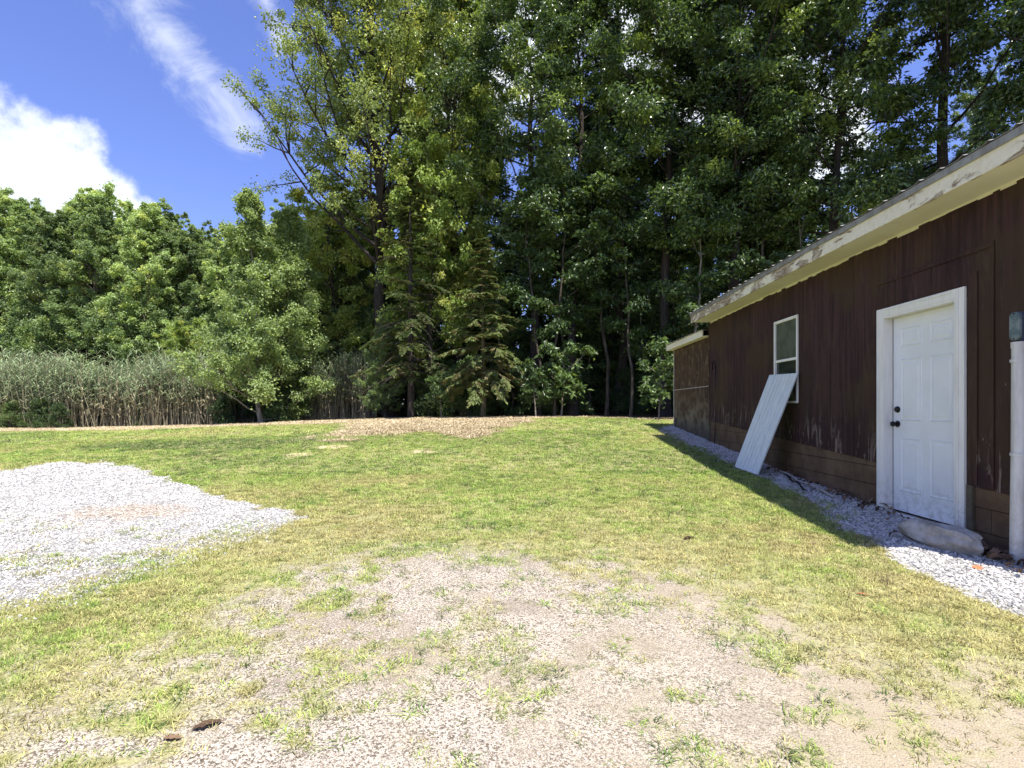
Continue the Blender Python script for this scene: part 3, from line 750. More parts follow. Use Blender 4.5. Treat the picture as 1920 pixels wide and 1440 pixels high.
def casing(y0, y1, z0, z1, vertical):
    m_ = MB(); m_.box((WX - .026, y0, z0), (WX - .001, y1, z1))
    o = part(m_, 'door_casing', M['trim'], bevel=.003)
    m_ = MB()
    if vertical: m_.box((WX - .033, y0 + .055, z0 + .002), (WX - .0262, y1 - .012, z1 - .012))
    else: m_.box((WX - .033, y0 + .05, z0 + .055), (WX - .0262, y1 - .05, z1 - .012))
    part(m_, 'casing_bead', M['trim'], o, bevel=.002)
casing(DY1 + .0305, DY1 + .0305 + .085, .22, DZ1 + .11, True)
m_ = MB()
casing(DY0 - .0305 - .085, DY0 - .0305, .16, DZ1 + .11, True)
casing(DY0 - .030, DY1 + .030, DZ1 + .0265, DZ1 + .11, False)
m_ = MB(); m_.hexa([(WX - .07, DY0 - .03, .205), (DX + .05, DY0 - .03, .205), (DX + .05, DY1 + .03, .205), (WX - .07, DY1 + .03, .205),
                    (WX - .07, DY0 - .03, .245), (DX + .05, DY0 - .03, .275), (DX + .05, DY1 + .03, .275), (WX - .07, DY1 + .03, .245)]); part(m_, 'threshold', M['trim'], bevel=.003)
# window
FX = WX - .018; m_ = MB()
for a, b in (((FX, WY0, WZ0), (WX + .03, WY0 + .034, WZ1)), ((FX, WY1 - .034, WZ0), (WX + .03, WY1, WZ1)), ((FX, WY0 + .0345, WZ1 - .04), (WX + .03, WY1 - .0345, WZ1)), ((FX, WY0 + .0345, WZ0), (WX + .03, WY1 - .0345, WZ0 + .03))): m_.box(a, b)
wi = part(m_, 'window', M['trim'], bevel=.003)
m_ = MB(); m_.box((WX - .008, WY0 + .035, 2.03), (WX + .02, WY1 - .035, 2.065)); part(m_, 'meeting_rail', M['trim'], wi, bevel=.003)
m_ = MB(); m_.box((WX + .006, WY0 + .035, 2.066), (WX + .012, WY1 - .035, WZ1 - .041)); part(m_, 'upper_pane', M['painted_reflection'], wi)
m_ = MB(); m_.box((WX + .014, WY0 + .035, WZ0 + .031), (WX + .02, WY1 - .035, 2.029)); part(m_, 'lower_pane', M['glass'], wi)
# thin cable near the far corner
m_ = MB(); m_.tube([(WX - .012, 10.98, 2.28), (WX - .012, 10.80, 2.30), (WX - .012, 10.72, 2.22), (WX - .012, 10.70, 1.5), (WX - .012, 10.72, .9), (WX - .02, 10.74, .62)], .011, 6); part(m_, 'cable', M['hose'], smooth=True)
m_ = MB(); m_.box((WX - .03, 10.86, 2.12), (WX - .002, 10.96, 2.30)); part(m_, 'junction_box', M['siding'], bevel=.004)

# ------------------------------------------------------------------ lower annex beyond the far end
AX = 3.82; A0, A1 = Y1 + .02, 13.82
an = empty('annex', (AX, A0, hz1(AX, A0)), 'low weathered brown annex joined to the far end of the brown building', 'building')
def apart(mb, name, mat, bevel=0, smooth=False): return part(mb, name, mat, an, smooth, bevel)
m_ = MB(); m_.box((AX, A0 + .002, 1.815), (AX + .016, A1, 2.88)); apart(m_, 'upper_panel', M['annex'], .002)
m_ = MB(); m_.box((AX, A0 + .002, .55), (AX + .016, A1, 1.80)); apart(m_, 'lower_panel', M['annex'], .002)
m_ = MB(); m_.box((AX - .003, A0 + .004, 1.8), (AX + .012, A1 - .004, 1.814)); apart(m_, 'seam_strip', M['woodgrey'])
m_ = MB(); m_.box((AX - .006, A1 - .03, .58), (AX + .03, A1 + .012, 2.82)); apart(m_, 'corner_board', M['woodgrey'])
m_ = MB(); m_.box((AX + .02, A1 - .02, .5), (8.8, A1, 2.9)); m_.box((8.78, A0, .5), (8.8, A1 - .022, 2.9)); apart(m_, 'rear_wall', M['annex'])
m_ = MB(); m_.box((AX - .16, A0 + .05, 2.83), (AX - .135, A1 + .12, 2.965)); apart(m_, 'fascia_board', M['soffit'], .003)
m_ = MB(); m_.box((AX - .134, A0 + .05, 2.835), (AX - .002, A1 + .1, 2.85)); apart(m_, 'soffit_board', M['soffit'])
V, F = [], []; yy = list(np.linspace(A0 + .03, A1 + .15, 150)); n = len(yy)
for th in (0, -.004):
    for xq, z in ((AX - .19, 2.972), (9.0, 3.22)):
        for q in yy: V.append((xq, q, z + .6 * rib(q) + th))
for j in range(n - 1):
    F += [(j, j + 1, n + j + 1, n + j), (2 * n + j + 1, 2 * n + j, 3 * n + j, 3 * n + j + 1), (j + 1, j, 2 * n + j, 2 * n + j + 1)]
m_ = MB(); m_.add(V, F); apart(m_, 'roof_sheet', M['metal'])

# ------------------------------------------------------------------ things by the wall
# leaning panel of grooved boards
def lerp(a, b, f): return Vector(a) + (Vector(b) - Vector(a)) * f
BR, BL = Vector((3.285, 7.60, 0)), Vector((3.20, 8.2, 0)); TR, TL = Vector((WX - .03, 7.43, 1.825)), Vector((3.68, 8.10, 1.84))
BR.z = hz1(BR.x, BR.y) + .012; BL.z = hz1(BL.x, BL.y) + .012
bp = empty('leaning_panel', (BR + BL) / 2, 'pale grey grooved board panel leaning on the brown wall below the window', 'board')
nrm = (TR - BR).cross(BL - BR).normalized()
fr = [0, .30, .335, .62, .655, .86, 1.0]
nb = 5; cuts = [0, .24, .5, .63, .76, 1.0]
for k in range(nb):
    f0, f1 = cuts[k] + (.007 if k else 0), cuts[k + 1] - (.007 if k < nb - 1 else 0)
    q = [lerp(BR, BL, f0), lerp(BR, BL, f1), lerp(TR, TL, f1), lerp(TR, TL, f0)]
    th = nrm * .02
    m_ = MB(); m_.hexa([q[0], q[1], q[1] + th, q[0] + th, q[3], q[2], q[2] + th, q[3] + th])
    part(m_, 'board', M['board'], bp, bevel=.002)
m_ = MB(); q = [lerp(BR, BL, .02) + nrm * .021 * 0, lerp(BR, BL, .98), lerp(TR, TL, .98), lerp(TR, TL, .02)]
th0, th1 = nrm * .008, nrm * .012
m_.hexa([q[0] + th0, q[1] + th0, q[1] + th1, q[0] + th1, q[3] + th0, q[2] + th0, q[2] + th1, q[3] + th1]); part(m_, 'backing_sheet', M['board'], bp)

# downpipe and its fitting
PXc, PYc = 3.715, 4.10
pz = hz1(PXc, PYc)
dp = empty('drain_pipe', (PXc, PYc, pz), 'grey-white plastic conduit pipe standing against the wall beside the door', 'pipe')
m_ = MB(); m_.tube([(PXc - .0, PYc + .02, pz - .03), (PXc, PYc + .005, 1.0), (PXc, PYc, 1.835)], .049, 20); part(m_, 'pipe', M['pvc'], dp, smooth=True)
for z in (1.705, 1.0):
    m_ = MB(); m_.tube([(PXc, PYc + .004, z - .012), (PXc, PYc + .004, z - .011), (PXc, PYc + .004, z + .011), (PXc, PYc + .004, z + .012)], [.049, .056, .056, .049], 20); part(m_, 'collar', M['pvc'], dp, smooth=True)
m_ = MB(); m_.tube([(PXc, PYc, 1.80), (PXc, PYc, 1.846)], .053, 20); part(m_, 'rim', M['pvc'], dp, smooth=True)
m_ = MB(); m_.box((PXc - .02, PYc - .04, 1.86), (WX - .004, PYc + .04, 2.07)); m_.tube([(PXc + .02, PYc, 1.84), (PXc + .02, PYc, 1.87)], .04, 12); part(m_, 'fitting_body', M['fit'], dp, bevel=.008)
m_ = MB(); V = []
for k in range(24):
    a = 2 * math.pi * k / 24; V.append((PYc + .042 * math.cos(a), 1.965 + (.065 if math.sin(a) > 0 else -.065) + .042 * math.sin(a)))
nV = len(V); m_.add([(PXc - .045, a, b) for a, b in V] + [(PXc - .021, a, b) for a, b in V], [tuple(range(nV)), tuple(range(2 * nV - 1, nV - 1, -1))] + [(k, (k + 1) % nV, nV + (k + 1) % nV, nV + k) for k in range(nV)])
part(m_, 'cover_plate', M['cover'], dp, bevel=.004)
for z in (1.87, 2.06):
    m_ = MB(); m_.tube([(PXc - .045, PYc, z), (PXc - .049, PYc, z)], .006, 8); part(m_, 'screw', M['black'], dp)

# doorstep rock
import bmesh
def rock(name, loc, dims, rz, seed, label, cat='rock', mat='rock', sub=4, group=None):
    bm = bmesh.new(); bmesh.ops.create_icosphere(bm, subdivisions=sub, radius=1)
    g_ = np.random.default_rng(seed); planes = [(Vector(g_.normal(0, 1, 3)).normalized(), g_.uniform(.82, 1.12)) for _ in range(14)]
    for v in bm.verts:
        n_ = v.co.normalized(); r_ = 1 / (abs(n_.x) ** 4 + abs(n_.y) ** 4 + abs(n_.z) ** 4) ** .25
        for pn, pd in planes:
            dd = n_.dot(pn)
            if dd > 1e-3: r_ = min(r_, pd / dd)
        c = n_ * r_
        jj = float(fbm(np.array([c.x * 3 + seed]), np.array([c.y * 3 + c.z * 2]), 1., 3, seed)[0]) - .5
        c = c * (1 + jj * .3)
        v.co = Vector((c.x * dims[0], c.y * dims[1], c.z * dims[2]))
    me = bpy.data.meshes.new(name); bm.to_mesh(me); bm.free(); me.materials.append(M[mat])
    o = link(name, me, None, loc); o.rotation_euler = (0, 0, rz); return tag(o, label, cat, group)
ro = rock('doorstep_rock', (3.43, 4.50, hz1(3.43, 4.50) + .075), (.31, .125, .115), R(-66), 23, 'large pale grey rock lying on the gravel before the white door')
ro.rotation_euler = (R(6), R(4), R(-66))

# strips lying on the gravel, dry leaves
for (a, b, wd, mt, lb, nm, ct) in (((3.66, 7.75), (3.50, 6.12), .03, 'woodgrey', 'thin grey wooden lath lying on gravel beside the leaning panel', 'wooden_lath', 'lath'),
                       ((3.60, 7.5), (3.36, 6.5), .022, 'hose', 'thin black strip lying on gravel beside the grey lath', 'black_strip', 'strip')):
    a, b = Vector((*a, 0)), Vector((*b, 0)); s = (b - a).normalized().cross(Vector((0, 0, 1))) * wd / 2; V = []; nseg = 14
    for k in range(nseg + 1):
        q = a + (b - a) * k / nseg; q.z = hz1(q.x, q.y) + .04 + .01 * math.sin(k * .8)
        V += [q - s, q + s, q + s + Vector((0, 0, .012)), q - s + Vector((0, 0, .012))]
    F = []
    for k in range(nseg):
        for j in range(4): F.append((k * 4 + j, k * 4 + (j + 1) % 4, k * 4 + 4 + (j + 1) % 4, k * 4 + 4 + j))
    F += [(3, 2, 1, 0), tuple(nseg * 4 + j for j in range(4))]
    o = MB().add(V, F).build(nm, M[mt]); tag(o, lb, ct)
def leaf_mesh(seed, L, mat):
    g_ = np.random.default_rng(seed); out = [(0, 0), (.12, .16), (.25, .12), (.38, .27), (.5, .2), (.64, .30), (.74, .16), (.86, .17), (1, 0)]
    V = []; F = []
    for i, (a, wv) in enumerate(out):
        zc = .16 * math.sin(a * 3) ; up = wv * .5 * g_.uniform(.4, 1.3)
        V += [(a * L - L / 2, wv * L, (zc + up) * L), (a * L - L / 2, 0, zc * L), (a * L - L / 2, -wv * L, (zc + up * g_.uniform(.3, 1.2)) * L)]
        if i:
            k = i * 3; F += [(k - 3, k - 2, k + 1, k), (k - 2, k - 1, k + 2, k + 1)]
    me = bpy.data.meshes.new('leaf'); me.from_pydata(V, [], F); me.materials.append(mat); me.update(); return me
lm = [leaf_mesh(i, .085, M['dryleaf']) for i in range(6)]
n = 150
xx = np.r_[rng.normal(3.66, .08, 260), WX - .03 - np.abs(rng.normal(0, .16, 110))]; yy = np.r_[rng.uniform(3.5, 4.62, 260), rng.uniform(4.7, 8., 110)]
ok = xx < WX - .03; xx, yy = xx[ok], yy[ok]; n = len(xx); s = rng.uniform(.5, 1.2, n)
scatter('leaf_litter', np.c_[xx, yy, hz(xx, yy) + .02 + rng.uniform(0, .035, n)], rng.integers(0, 6, n), np.c_[rng.normal(0, .5, n), rng.normal(0, .5, n), rng.uniform(0, 6.28, n)], np.c_[s, s, s], lm, rng.uniform(0, 1, n),
        'brown dead leaves drifted against the wall beside the pipe', 'leaf litter')
for x, y, mt, L, lb in ((3.30, 3.98, 'redleaf', .12, 'orange-red fallen leaf on the white gravel near the pipe'), (2.15, 3.46, 'redleaf', .07, 'small reddish fallen leaf on the grass'),
                    (1.42, 4.66, 'dryleaf', .13, 'curled dark brown dead leaf alone on the open lawn'), (-1.27, 2.1, 'dryleaf', .11, 'curled brown dead leaf on the gritty bare ground'), (-1.36, 2.02, 'dryleaf', .075, 'smaller brown dead leaf beside the curled one on bare ground'),
                    (2.42, 4.55, 'dryleaf', .08, 'dry brown leaf on the grass by the edge of the gravel strip'), (2.45, 3.7, 'dryleaf', .09, 'shrivelled leaf on the grass between red leaf and gravel strip')):
    o = link('fallen_leaf', leaf_mesh(int(L * 1000) + int(abs(x) * 10), L, M[mt]), None, (x, y, hz1(x, y) + .008)); o.rotation_euler = (.1, .05, x * 7); o.scale = (1, 1, .32); tag(o, lb, 'leaf')
#@@PART3
# ------------------------------------------------------------------ vegetation builders
def unit(v): return v / (np.linalg.norm(v, axis=-1, keepdims=True) + 1e-9)
def leaves_mesh(name, cen, axis, nrm, L, W, mat, lf, cl):
    """folded two-triangle leaves; axis = along the midrib, nrm = upper side"""
    axis = unit(axis); side = unit(np.cross(nrm, axis)); up = unit(np.cross(axis, side))
    L = L[:, None]; W = W[:, None]
    base = cen - axis * L * .5; tip = cen + axis * L * .5 - up * L * .12
    a = cen + side * W * .5 - axis * L * .06 + up * W * .16; b = cen - side * W * .5 - axis * L * .06 + up * W * .16
    n = len(cen); V = np.stack([base, a, tip, b], 1).reshape(-1, 3); k = np.arange(n) * 4
    F = np.concatenate([np.c_[k, k + 2, k + 1], np.c_[k, k + 3, k + 2]])
    return mesh_np(name, V, F, mat, False, {'lf': np.repeat(lf, 4), 'cl': np.repeat(cl, 4)})
class Wood:
    def __init__(s): s.V = []; s.F = []; s.n = 0
    def limb(s, pts, rad, k=6):
        pts = np.asarray(pts, float); m = len(pts)
        tg = np.gradient(pts, axis=0); tg = unit(tg)
        ref = np.array([1., 0, 0]) if abs(tg[0][2]) > .8 else np.array([0, 0, 1.])
        u = unit(np.cross(tg, ref)); v = np.cross(tg, u); a = np.arange(k) * 2 * math.pi / k
        ring = pts[:, None, :] + (u[:, None, :] * np.cos(a)[None, :, None] + v[:, None, :] * np.sin(a)[None, :, None]) * np.asarray(rad)[:, None, None]
        s.V.append(ring.reshape(-1, 3)); i = np.arange(m - 1)[:, None] * k + np.arange(k)[None, :]; j = np.arange(m - 1)[:, None] * k + (np.arange(k)[None, :] + 1) % k
        s.F.append(np.stack([i, j, j + k, i + k], -1).reshape(-1, 4) + s.n); s.n += m * k
    def mesh(s, name, mat): return mesh_np(name, np.concatenate(s.V), np.concatenate(s.F), mat, True)
def curve(g, p0, d0, L, n, up=0., jit=.12):
    pts = [np.array(p0, float)]; d = np.array(d0, float)
    for i in range(n):
        d = unit(d + np.array([0, 0, up]) + g.normal(0, jit, 3)); pts.append(pts[-1] + d * L / n)
    return np.array(pts)
def broadleaf(name, seed, H, cb, Rad, tr, nprim, nleaf, leafL, mat, bk, elev=(.2, .6), up=.10, prof=None, nsec=5, crad=(.45, .8), flat=.5, leafW=.62, droop=.25, lean=(0, 0), low=None, stems=1, fill=.12):
    g = np.random.default_rng(seed)
    tw, bw = Wood(), Wood(); C_ = []; CR = []
    prof = prof or (lambda t: math.sin(math.pi * min(1, .12 + t * .82)) ** .7)
    for st in range(stems):
        off = np.array([g.normal(0, .12), g.normal(0, .12), 0]) * (stems > 1) * 2
        n = 14; zz = np.linspace(0, 1, n)
        wob = np.cumsum(g.normal(0, H * .006, (n, 2)), 0); wob -= wob[0]
        spread = np.array([g.normal(0, .045), g.normal(0, .045)]) * (stems > 1)
        tp = np.c_[wob[:, 0] + lean[0] * zz * H + spread[0] * zz * H, wob[:, 1] + lean[1] * zz * H + spread[1] * zz * H, zz * H * .97 - .25] + off
        trad = tr * (1 - zz * .93) ** .9 + .01; trad[0] *= 1.5; trad[1] *= 1.1
        tw.limb(tp, trad, 9)
        for i in range(nprim // stems):
            t = (i + g.uniform(0, .9)) / (nprim // stems); t = min(t, .99); h = cb + (H * .96 - cb) * t
            f = h / (H * .97); p0 = np.array([np.interp(f, zz, tp[:, k]) for k in range(3)])
            az = i * 2.39996 + g.normal(0, .4) + st; el = elev[0] + (elev[1] - elev[0]) * t + g.normal(0, .1)
            L = Rad * prof(t) * g.uniform(.55, 1.2) / max(.35, math.cos(el)) ** .5
            d0 = np.array([math.cos(az) * math.cos(el), math.sin(az) * math.cos(el), math.sin(el)])
            pp = curve(g, p0, d0, L, 6, up, .10); r0 = max(.012, .38 * np.interp(f, zz, trad))
            bw.limb(pp, np.linspace(r0, .008, 7), 5)
            C_.append(pp[-1]); CR.append(1.)
            for k in range(nsec):
                q = g.uniform(.25, 1.); ii = q * 6; j = min(int(ii), 5); b0 = pp[j] + (pp[j + 1] - pp[j]) * (ii - j)
                dd = unit(pp[j + 1] - pp[j]); sd = unit(np.cross(dd, [0, 0, 1]) * g.choice([-1, 1]) + g.normal(0, .35, 3)); 
                sl = L * .38 * g.uniform(.5, 1.1) * (1.15 - q * .5)
                sp = curve(g, b0, unit(dd * .7 + sd * .8), sl, 3, up * .8, .12)
                bw.limb(sp, np.linspace(max(.008, r0 * .4), .004, 4), 4)
                C_ += [sp[-1], sp[2] + g.normal(0, .1, 3)]; CR += [1., .8]
                if g.uniform() < fill * 3: C_.append(sp[1] + g.normal(0, .25, 3)); CR.append(.7)
    C_ = np.array(C_); CR = np.array(CR) * np.clip(1.12 - .5 * (np.array(C_)[:, 2] / H) ** 2, .4, 1.2) * g.uniform(.6, 1.25, len(C_))
    if low is not None: 
        k = C_[:, 2] > low; C_ = C_[k]; CR = CR[k]
    nc = len(C_); per = max(6, nleaf // nc); N = nc * per
    ci = np.repeat(np.arange(nc), per)
    d = unit(g.normal(0, 1, (N, 3))) * (g.uniform(.12, 1, N) ** .5 * (1 + .9 * (g.uniform(0, 1, N) < .3) * g.uniform(0, 1, N)))[:, None]
    rad = (g.uniform(*crad, nc) * CR)[ci][:, None]
    tl = np.arctan2(C_[:, 1], C_[:, 0])
    pos = C_[ci] + d * rad * np.array([1, 1, flat]) - np.array([0, 0, 1]) * (rad * droop * (np.hypot(d[:, 0], d[:, 1]) ** 2)[:, None])
    axis = d * np.array([1, 1, .35]) + g.normal(0, .45, (N, 3)) + np.array([0, 0, -.35])
    rd = unit(C_ * np.array([1, 1, 0]))[ci]
    nr = np.array([0, 0, .75]) + d * .5 + rd * .32 + g.normal(0, .72, (N, 3))
    L = leafL * g.uniform(.6, 1.25, N); cl = g.uniform(0, 1, nc)[ci]
    lf = np.clip(.48 + g.normal(0, .3, N) + (cl - .5) * .4, 0, 1)
    return dict(trunk=tw.mesh(name + '_trunk', bk), branches=bw.mesh(name + '_branches', bk), crown=leaves_mesh(name + '_crown', pos, axis, nr, L, L * leafW, mat, lf, cl), name=name)
def conifer(name, seed, H, Rad, tr, nleaf, mat, bk, cb=.5, droop=-.18, bare=.0):
    g = np.random.default_rng(seed); tw, bw = Wood(), Wood()
    n = 10; zz = np.linspace(0, 1, n); tp = np.c_[np.cumsum(g.normal(0, .012, (n, 2)), 0), zz * H - .2]
    tw.limb(tp, tr * (1 - zz * .95) + .004, 9)
    P, A = [], []
    h = cb
    while h < H * .98:
        t = (h - cb) / (H - cb); L = Rad * (1 - t) ** .8 * g.uniform(.4, 1.25) + .12; az = g.uniform(0, 6.283)
        d0 = np.array([math.cos(az), math.sin(az), .18 + .4 * t]); f = h / H
        pp = curve(g, [np.interp(f, zz, tp[:, 0]), np.interp(f, zz, tp[:, 1]), h], d0, L, 6, droop * (1 - t * .6), .06)
        bw.limb(pp, np.linspace(max(.006, tr * .22 * (1 - t)), .003, 7), 4)
        if g.uniform() > bare * (1 - t) * 1.6:
            m = int(6 + L * 9)
            for k in range(m):
                q = g.uniform(.22, 1) ; ii = q * 6; j = min(int(ii), 5); b0 = pp[j] + (pp[j + 1] - pp[j]) * (ii - j); dd = unit(pp[j + 1] - pp[j])
                sd = unit(np.cross(dd, [0, 0, 1]) * g.choice([-1, 1]) + dd * .8 + np.array([0, 0, -.25]) + g.normal(0, .15, 3)); sl = (.16 + .30 * L * (1.1 - q)) * g.uniform(.6, 1.2)
                P.append((b0, sd, sl))
        h += g.uniform(.02, .05) * (1 + H / 14)
    per = max(5, nleaf // len(P)); pos, ax, nr = [], [], []
    for b0, sd, sl in P:
        q = g.uniform(.05, 1, per)[:, None]; s2 = unit(np.cross(sd, [0, 0, 1])); sg = g.choice([-1, 1], per)[:, None]
        o = g.uniform(.0, .055, per)[:, None]
        pos.append(b0 + sd * sl * q + s2 * sg * o + np.array([0, 0, -.10]) * (q ** 2) * sl + g.normal(0, .008, (per, 3))); ax.append(sd * .8 + s2 * sg * .9 + g.normal(0, .2, (per, 3))); nr.append(np.array([0, 0, 1.]) + g.normal(0, .3, (per, 3)))
    pos, ax, nr = map(np.concatenate, (pos, ax, nr)); N = len(pos); L = g.uniform(.06, .13, N)
    cl = np.repeat(g.uniform(0, 1, len(P)), per); rad = np.hypot(pos[:, 0], pos[:, 1]) / Rad
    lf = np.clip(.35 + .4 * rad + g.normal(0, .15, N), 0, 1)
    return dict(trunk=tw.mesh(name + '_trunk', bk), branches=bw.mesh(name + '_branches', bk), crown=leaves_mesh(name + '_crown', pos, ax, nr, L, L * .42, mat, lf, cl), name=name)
_first = {}
def plant(pr, x, y, sc=1., rz=None, label='', cat='tree', group=None, sz=None, dz=0., name=None):
    rz = random.uniform(0, 6.28) if rz is None else rz
    nm = name or pr['name']
    o = bpy.data.objects.new(nm, None); C.objects.link(o); o.empty_display_size = .3
    o.location = (x, y, hz1(x, y) + dz); o.rotation_euler = (0, 0, rz); o.scale = (sc, sc, sz or sc)
    for k in ('trunk', 'branches', 'crown'):
        c = bpy.data.objects.new(k, pr[k]); C.objects.link(c); c.parent = o
    return tag(o, label, cat, group)

# ------------------------------------------------------------------ kinds of tree
oak1 = broadleaf('oak_tree', 1, 20, 6.6, 4.6,   .21, 36, 60000, .155, M['oak'], M['bark_dark'], elev=(.05, .9), up=.08, crad=(.35, .72), flat=.6, leafW=.48, droop=.2)
oak2 = broadleaf('oak_tree', 2, 18, 6.0, 4.2, .18, 34, 54000, .155, M['oak'], M['bark_dark'], elev=(.0, .9), up=.09, crad=(.35, .7), flat=.6, leafW=.48, droop=.2)
oak3 = broadleaf('oak_tree', 3, 22, 8.0, 4.4, .20, 34, 54000, .15, M['oak'], M['bark_dark'], elev=(.15, 1.0), up=.08, crad=(.35, .72), flat=.65, leafW=.5, droop=.2)
map1 = broadleaf('maple_tree', 4, 14, .6, 4.2, .17, 80, 120000, .125, M['maple'], M['bark'], elev=(.0, 1.2), up=.15, crad=(.2, .44), flat=.75, droop=.1, prof=lambda t: (1 - t) ** .62 * .95 + .10)
map2 = broadleaf('maple_tree', 5, 13, .5, 3.9, .15, 76, 112000, .12, M['maple'], M['bark'], elev=(.1, 1.25), up=.18, crad=(.2, .42), flat=.8, droop=.1, prof=lambda t: (1 - t) ** .55 * .95 + .10)
pop1 = broadleaf('poplar_tree', 6, 27, 6.6, 8.8, .34, 84, 160000, .115, M['poplar'], M['bark_dark'], elev=(.55, 1.2), up=.09, nsec=7, crad=(.3, .58), flat=1.0, leafW=.75, droop=0, prof=lambda t: .95 * (1 - t * .62))
yel1 = broadleaf('yellow_tree', 7, 9, 2.2, 3.0, .12, 40, 48000, .125, M['yellow'], M['bark'], elev=(.1, 1.0), up=.12, crad=(.25, .5), flat=.7, droop=.05)
pal1 = broadleaf('pale_tree', 8, 9.8, .35, 2.5, .085, 96, 120000, .11, M['pale'], M['bark_pale'], fill=.33, elev=(.2, 1.1), up=.15, crad=(.22, .45), flat=.75, droop=.05, stems=2, prof=lambda t: (1 - t) ** .8 * 1.05 + .1)
pol1 = broadleaf('young_tree', 9, 11, 4.0, 2.0, .065, 18, 11000, .15, M['under'], M['bark'], elev=(.0, .7), up=.05, crad=(.3, .6), flat=.35, droop=.4, nsec=4)
pol2 = broadleaf('young_tree', 10, 8.5, 2.0, 1.8, .05, 16, 9000, .15, M['under'], M['bark_pale'], elev=(-.1, .6), up=.04, crad=(.3, .55), flat=.35, droop=.4, nsec=4)
sap1 = broadleaf('sapling', 12, 2.2, .9, .75, .022, 12, 1500, .19, M['under'], M['bark_pale'], elev=(.1, .9), up=.03, crad=(.16, .3), flat=.4, droop=.6, nsec=3, leafW=.42)
shr1 = broadleaf('shrub', 13, 2.6, .15, 1.5, .03, 26, 12000, .10, M['under'], M['bark'], elev=(.2, 1.2), up=.06, crad=(.2, .42), flat=.6, stems=2, prof=lambda t: 1 - .45 * t)
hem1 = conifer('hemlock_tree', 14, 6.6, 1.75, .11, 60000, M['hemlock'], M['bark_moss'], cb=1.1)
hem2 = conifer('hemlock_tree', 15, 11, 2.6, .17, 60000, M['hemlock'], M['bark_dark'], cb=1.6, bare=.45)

# front row at the edge of the lawn, one by one
def P(px, d): return ((px - 985) / 1000 * d, d)
x, y = P(505, 23.0); plant(pal1, x, y, 1.0, .6, 'compact pale green bushy tree between the reed bed and the small reed patch')
for u, d, sc_, lb in ((462, 23.9, .85, 'leafy shrub at the foot of the pale bushy tree, reed bed side'), (548, 23.8, .8, 'leafy shrub at the foot of the pale bushy tree, woods side')):
    x, y = P(u, d); plant(shr1, x, y, sc_, None, lb, 'shrub')
x, y = P(455, 25.5); plant(map2, x, y, .62, 1.2, 'small leafy tree crowding the pale bushy tree beside the reed bed')
x, y = P(632, 27.6); plant(yel1, x, y, 1.14, .3, 'yellow-green tree above the small second patch of reeds', sz=1.2)
x, y = P(348, 27.6); plant(yel1, x, y, .55, 1.3, 'small yellowish tree rising just behind the tall reeds')
x, y = P(560, 27.5); plant(map1, x, y, .62, 2.2, 'mid-green leafy tree squeezed between pale tree and yellow-green tree')
x, y = P(735, 24.5); plant(pop1, x, y, .97, 2.1, 'very tall airy poplar with upswept branches against blue sky')
x, y = P(722, 23.2); plant(map2, x, y, .34, 4.0, 'low leafy green tree at the foot of the tall poplar')
x, y = P(770, 21.2); plant(hem2, x, y, .92, 1.0, 'dark hemlock with bare brown lower branches beside the mossy trunk')
x, y = P(805, 22.4); plant(yel1, x, y, .98, 3.3, 'yellow-topped green tree above the dark hemlock', sz=1.22)
x, y = P(905, 19.4); plant(hem1, x, y, 1.0, 2.4, 'young feathery hemlock in front of the dark woods')
x, y = P(872, 23.8); plant(oak3, x, y, .95, 0.5, 'oak with the mossy thick trunk behind the young hemlock')
x, y = P(850, 25.2); plant(yel1, x, y, 1.7, 5.0, 'tall yellow-green tree with its top above the hemlocks', sz=2.2)
FR = 'oaks along the edge of the woods'
for u, d, pr, s, rz, lb in ((1000, 22.0, oak1, .95, 0, 'tall dark-leaved oak behind the bright long-leaved sapling'), (1075, 21.2, oak2, 1.0, 1, 'tall dark-leaved oak behind the taller long-leaved sapling'),
                            (1160, 22.5, oak3, 1.0, 2, 'tall high-crowned oak between the saplings and the annex'), (1245, 20.2, oak1, .95, 3.3, 'tall oak behind the shaded sapling beside the annex'),
                            (1340, 19.6, oak3, .95, 4, 'high-crowned oak straight behind the low annex'), (1392, 21.5, oak2, 1.1, 5.5, 'broad dark oak behind the joint of annex and brown building'),
                            (1450, 19.4, oak1, 1.0, 1.6, 'tall dark oak behind the far end of the brown building roof')):
    x, y = P(u, d); plant(pr, x, y, s, rz, lb, group=FR)
BH = 'oaks behind the brown building'
for x, y, pr, s, rz in ((9.6, 17.2, oak2, .95, .2), (12.2, 15.6, oak1, .92, 1.4), (12.6, 11.8, oak2, .86, 2.6), (14.6, 13.2, oak3, .9, 3.3), (13.6, 8.6, oak1, .84, 5.), (16.5, 10.0, oak2, .95, 1.), (7.4, 18.6, oak1, .9, 2.2)):
    plant(pr, x, y, s, rz, 'tall dark-leaved oak rising behind the roof of the brown building', group=BH)
# deeper rows
DP = 'trees deep in the woods'
g = random.Random(8)
deep = []
for d, lo, hi, st in ((26, 880, 1900, 140), (32, 800, 1950, 125)):
    u = lo
    while u < hi:
        deep.append((u + g.uniform(-30, 30), d + g.uniform(-1.6, 1.6))); u += st
for u, d in deep:
    x, y = P(u, d); plant(g.choice((oak1, oak2, oak3, oak3)), x, y, g.uniform(.52, .74), None, 'tall dark tree deep in the woods behind the front oaks', group=DP)
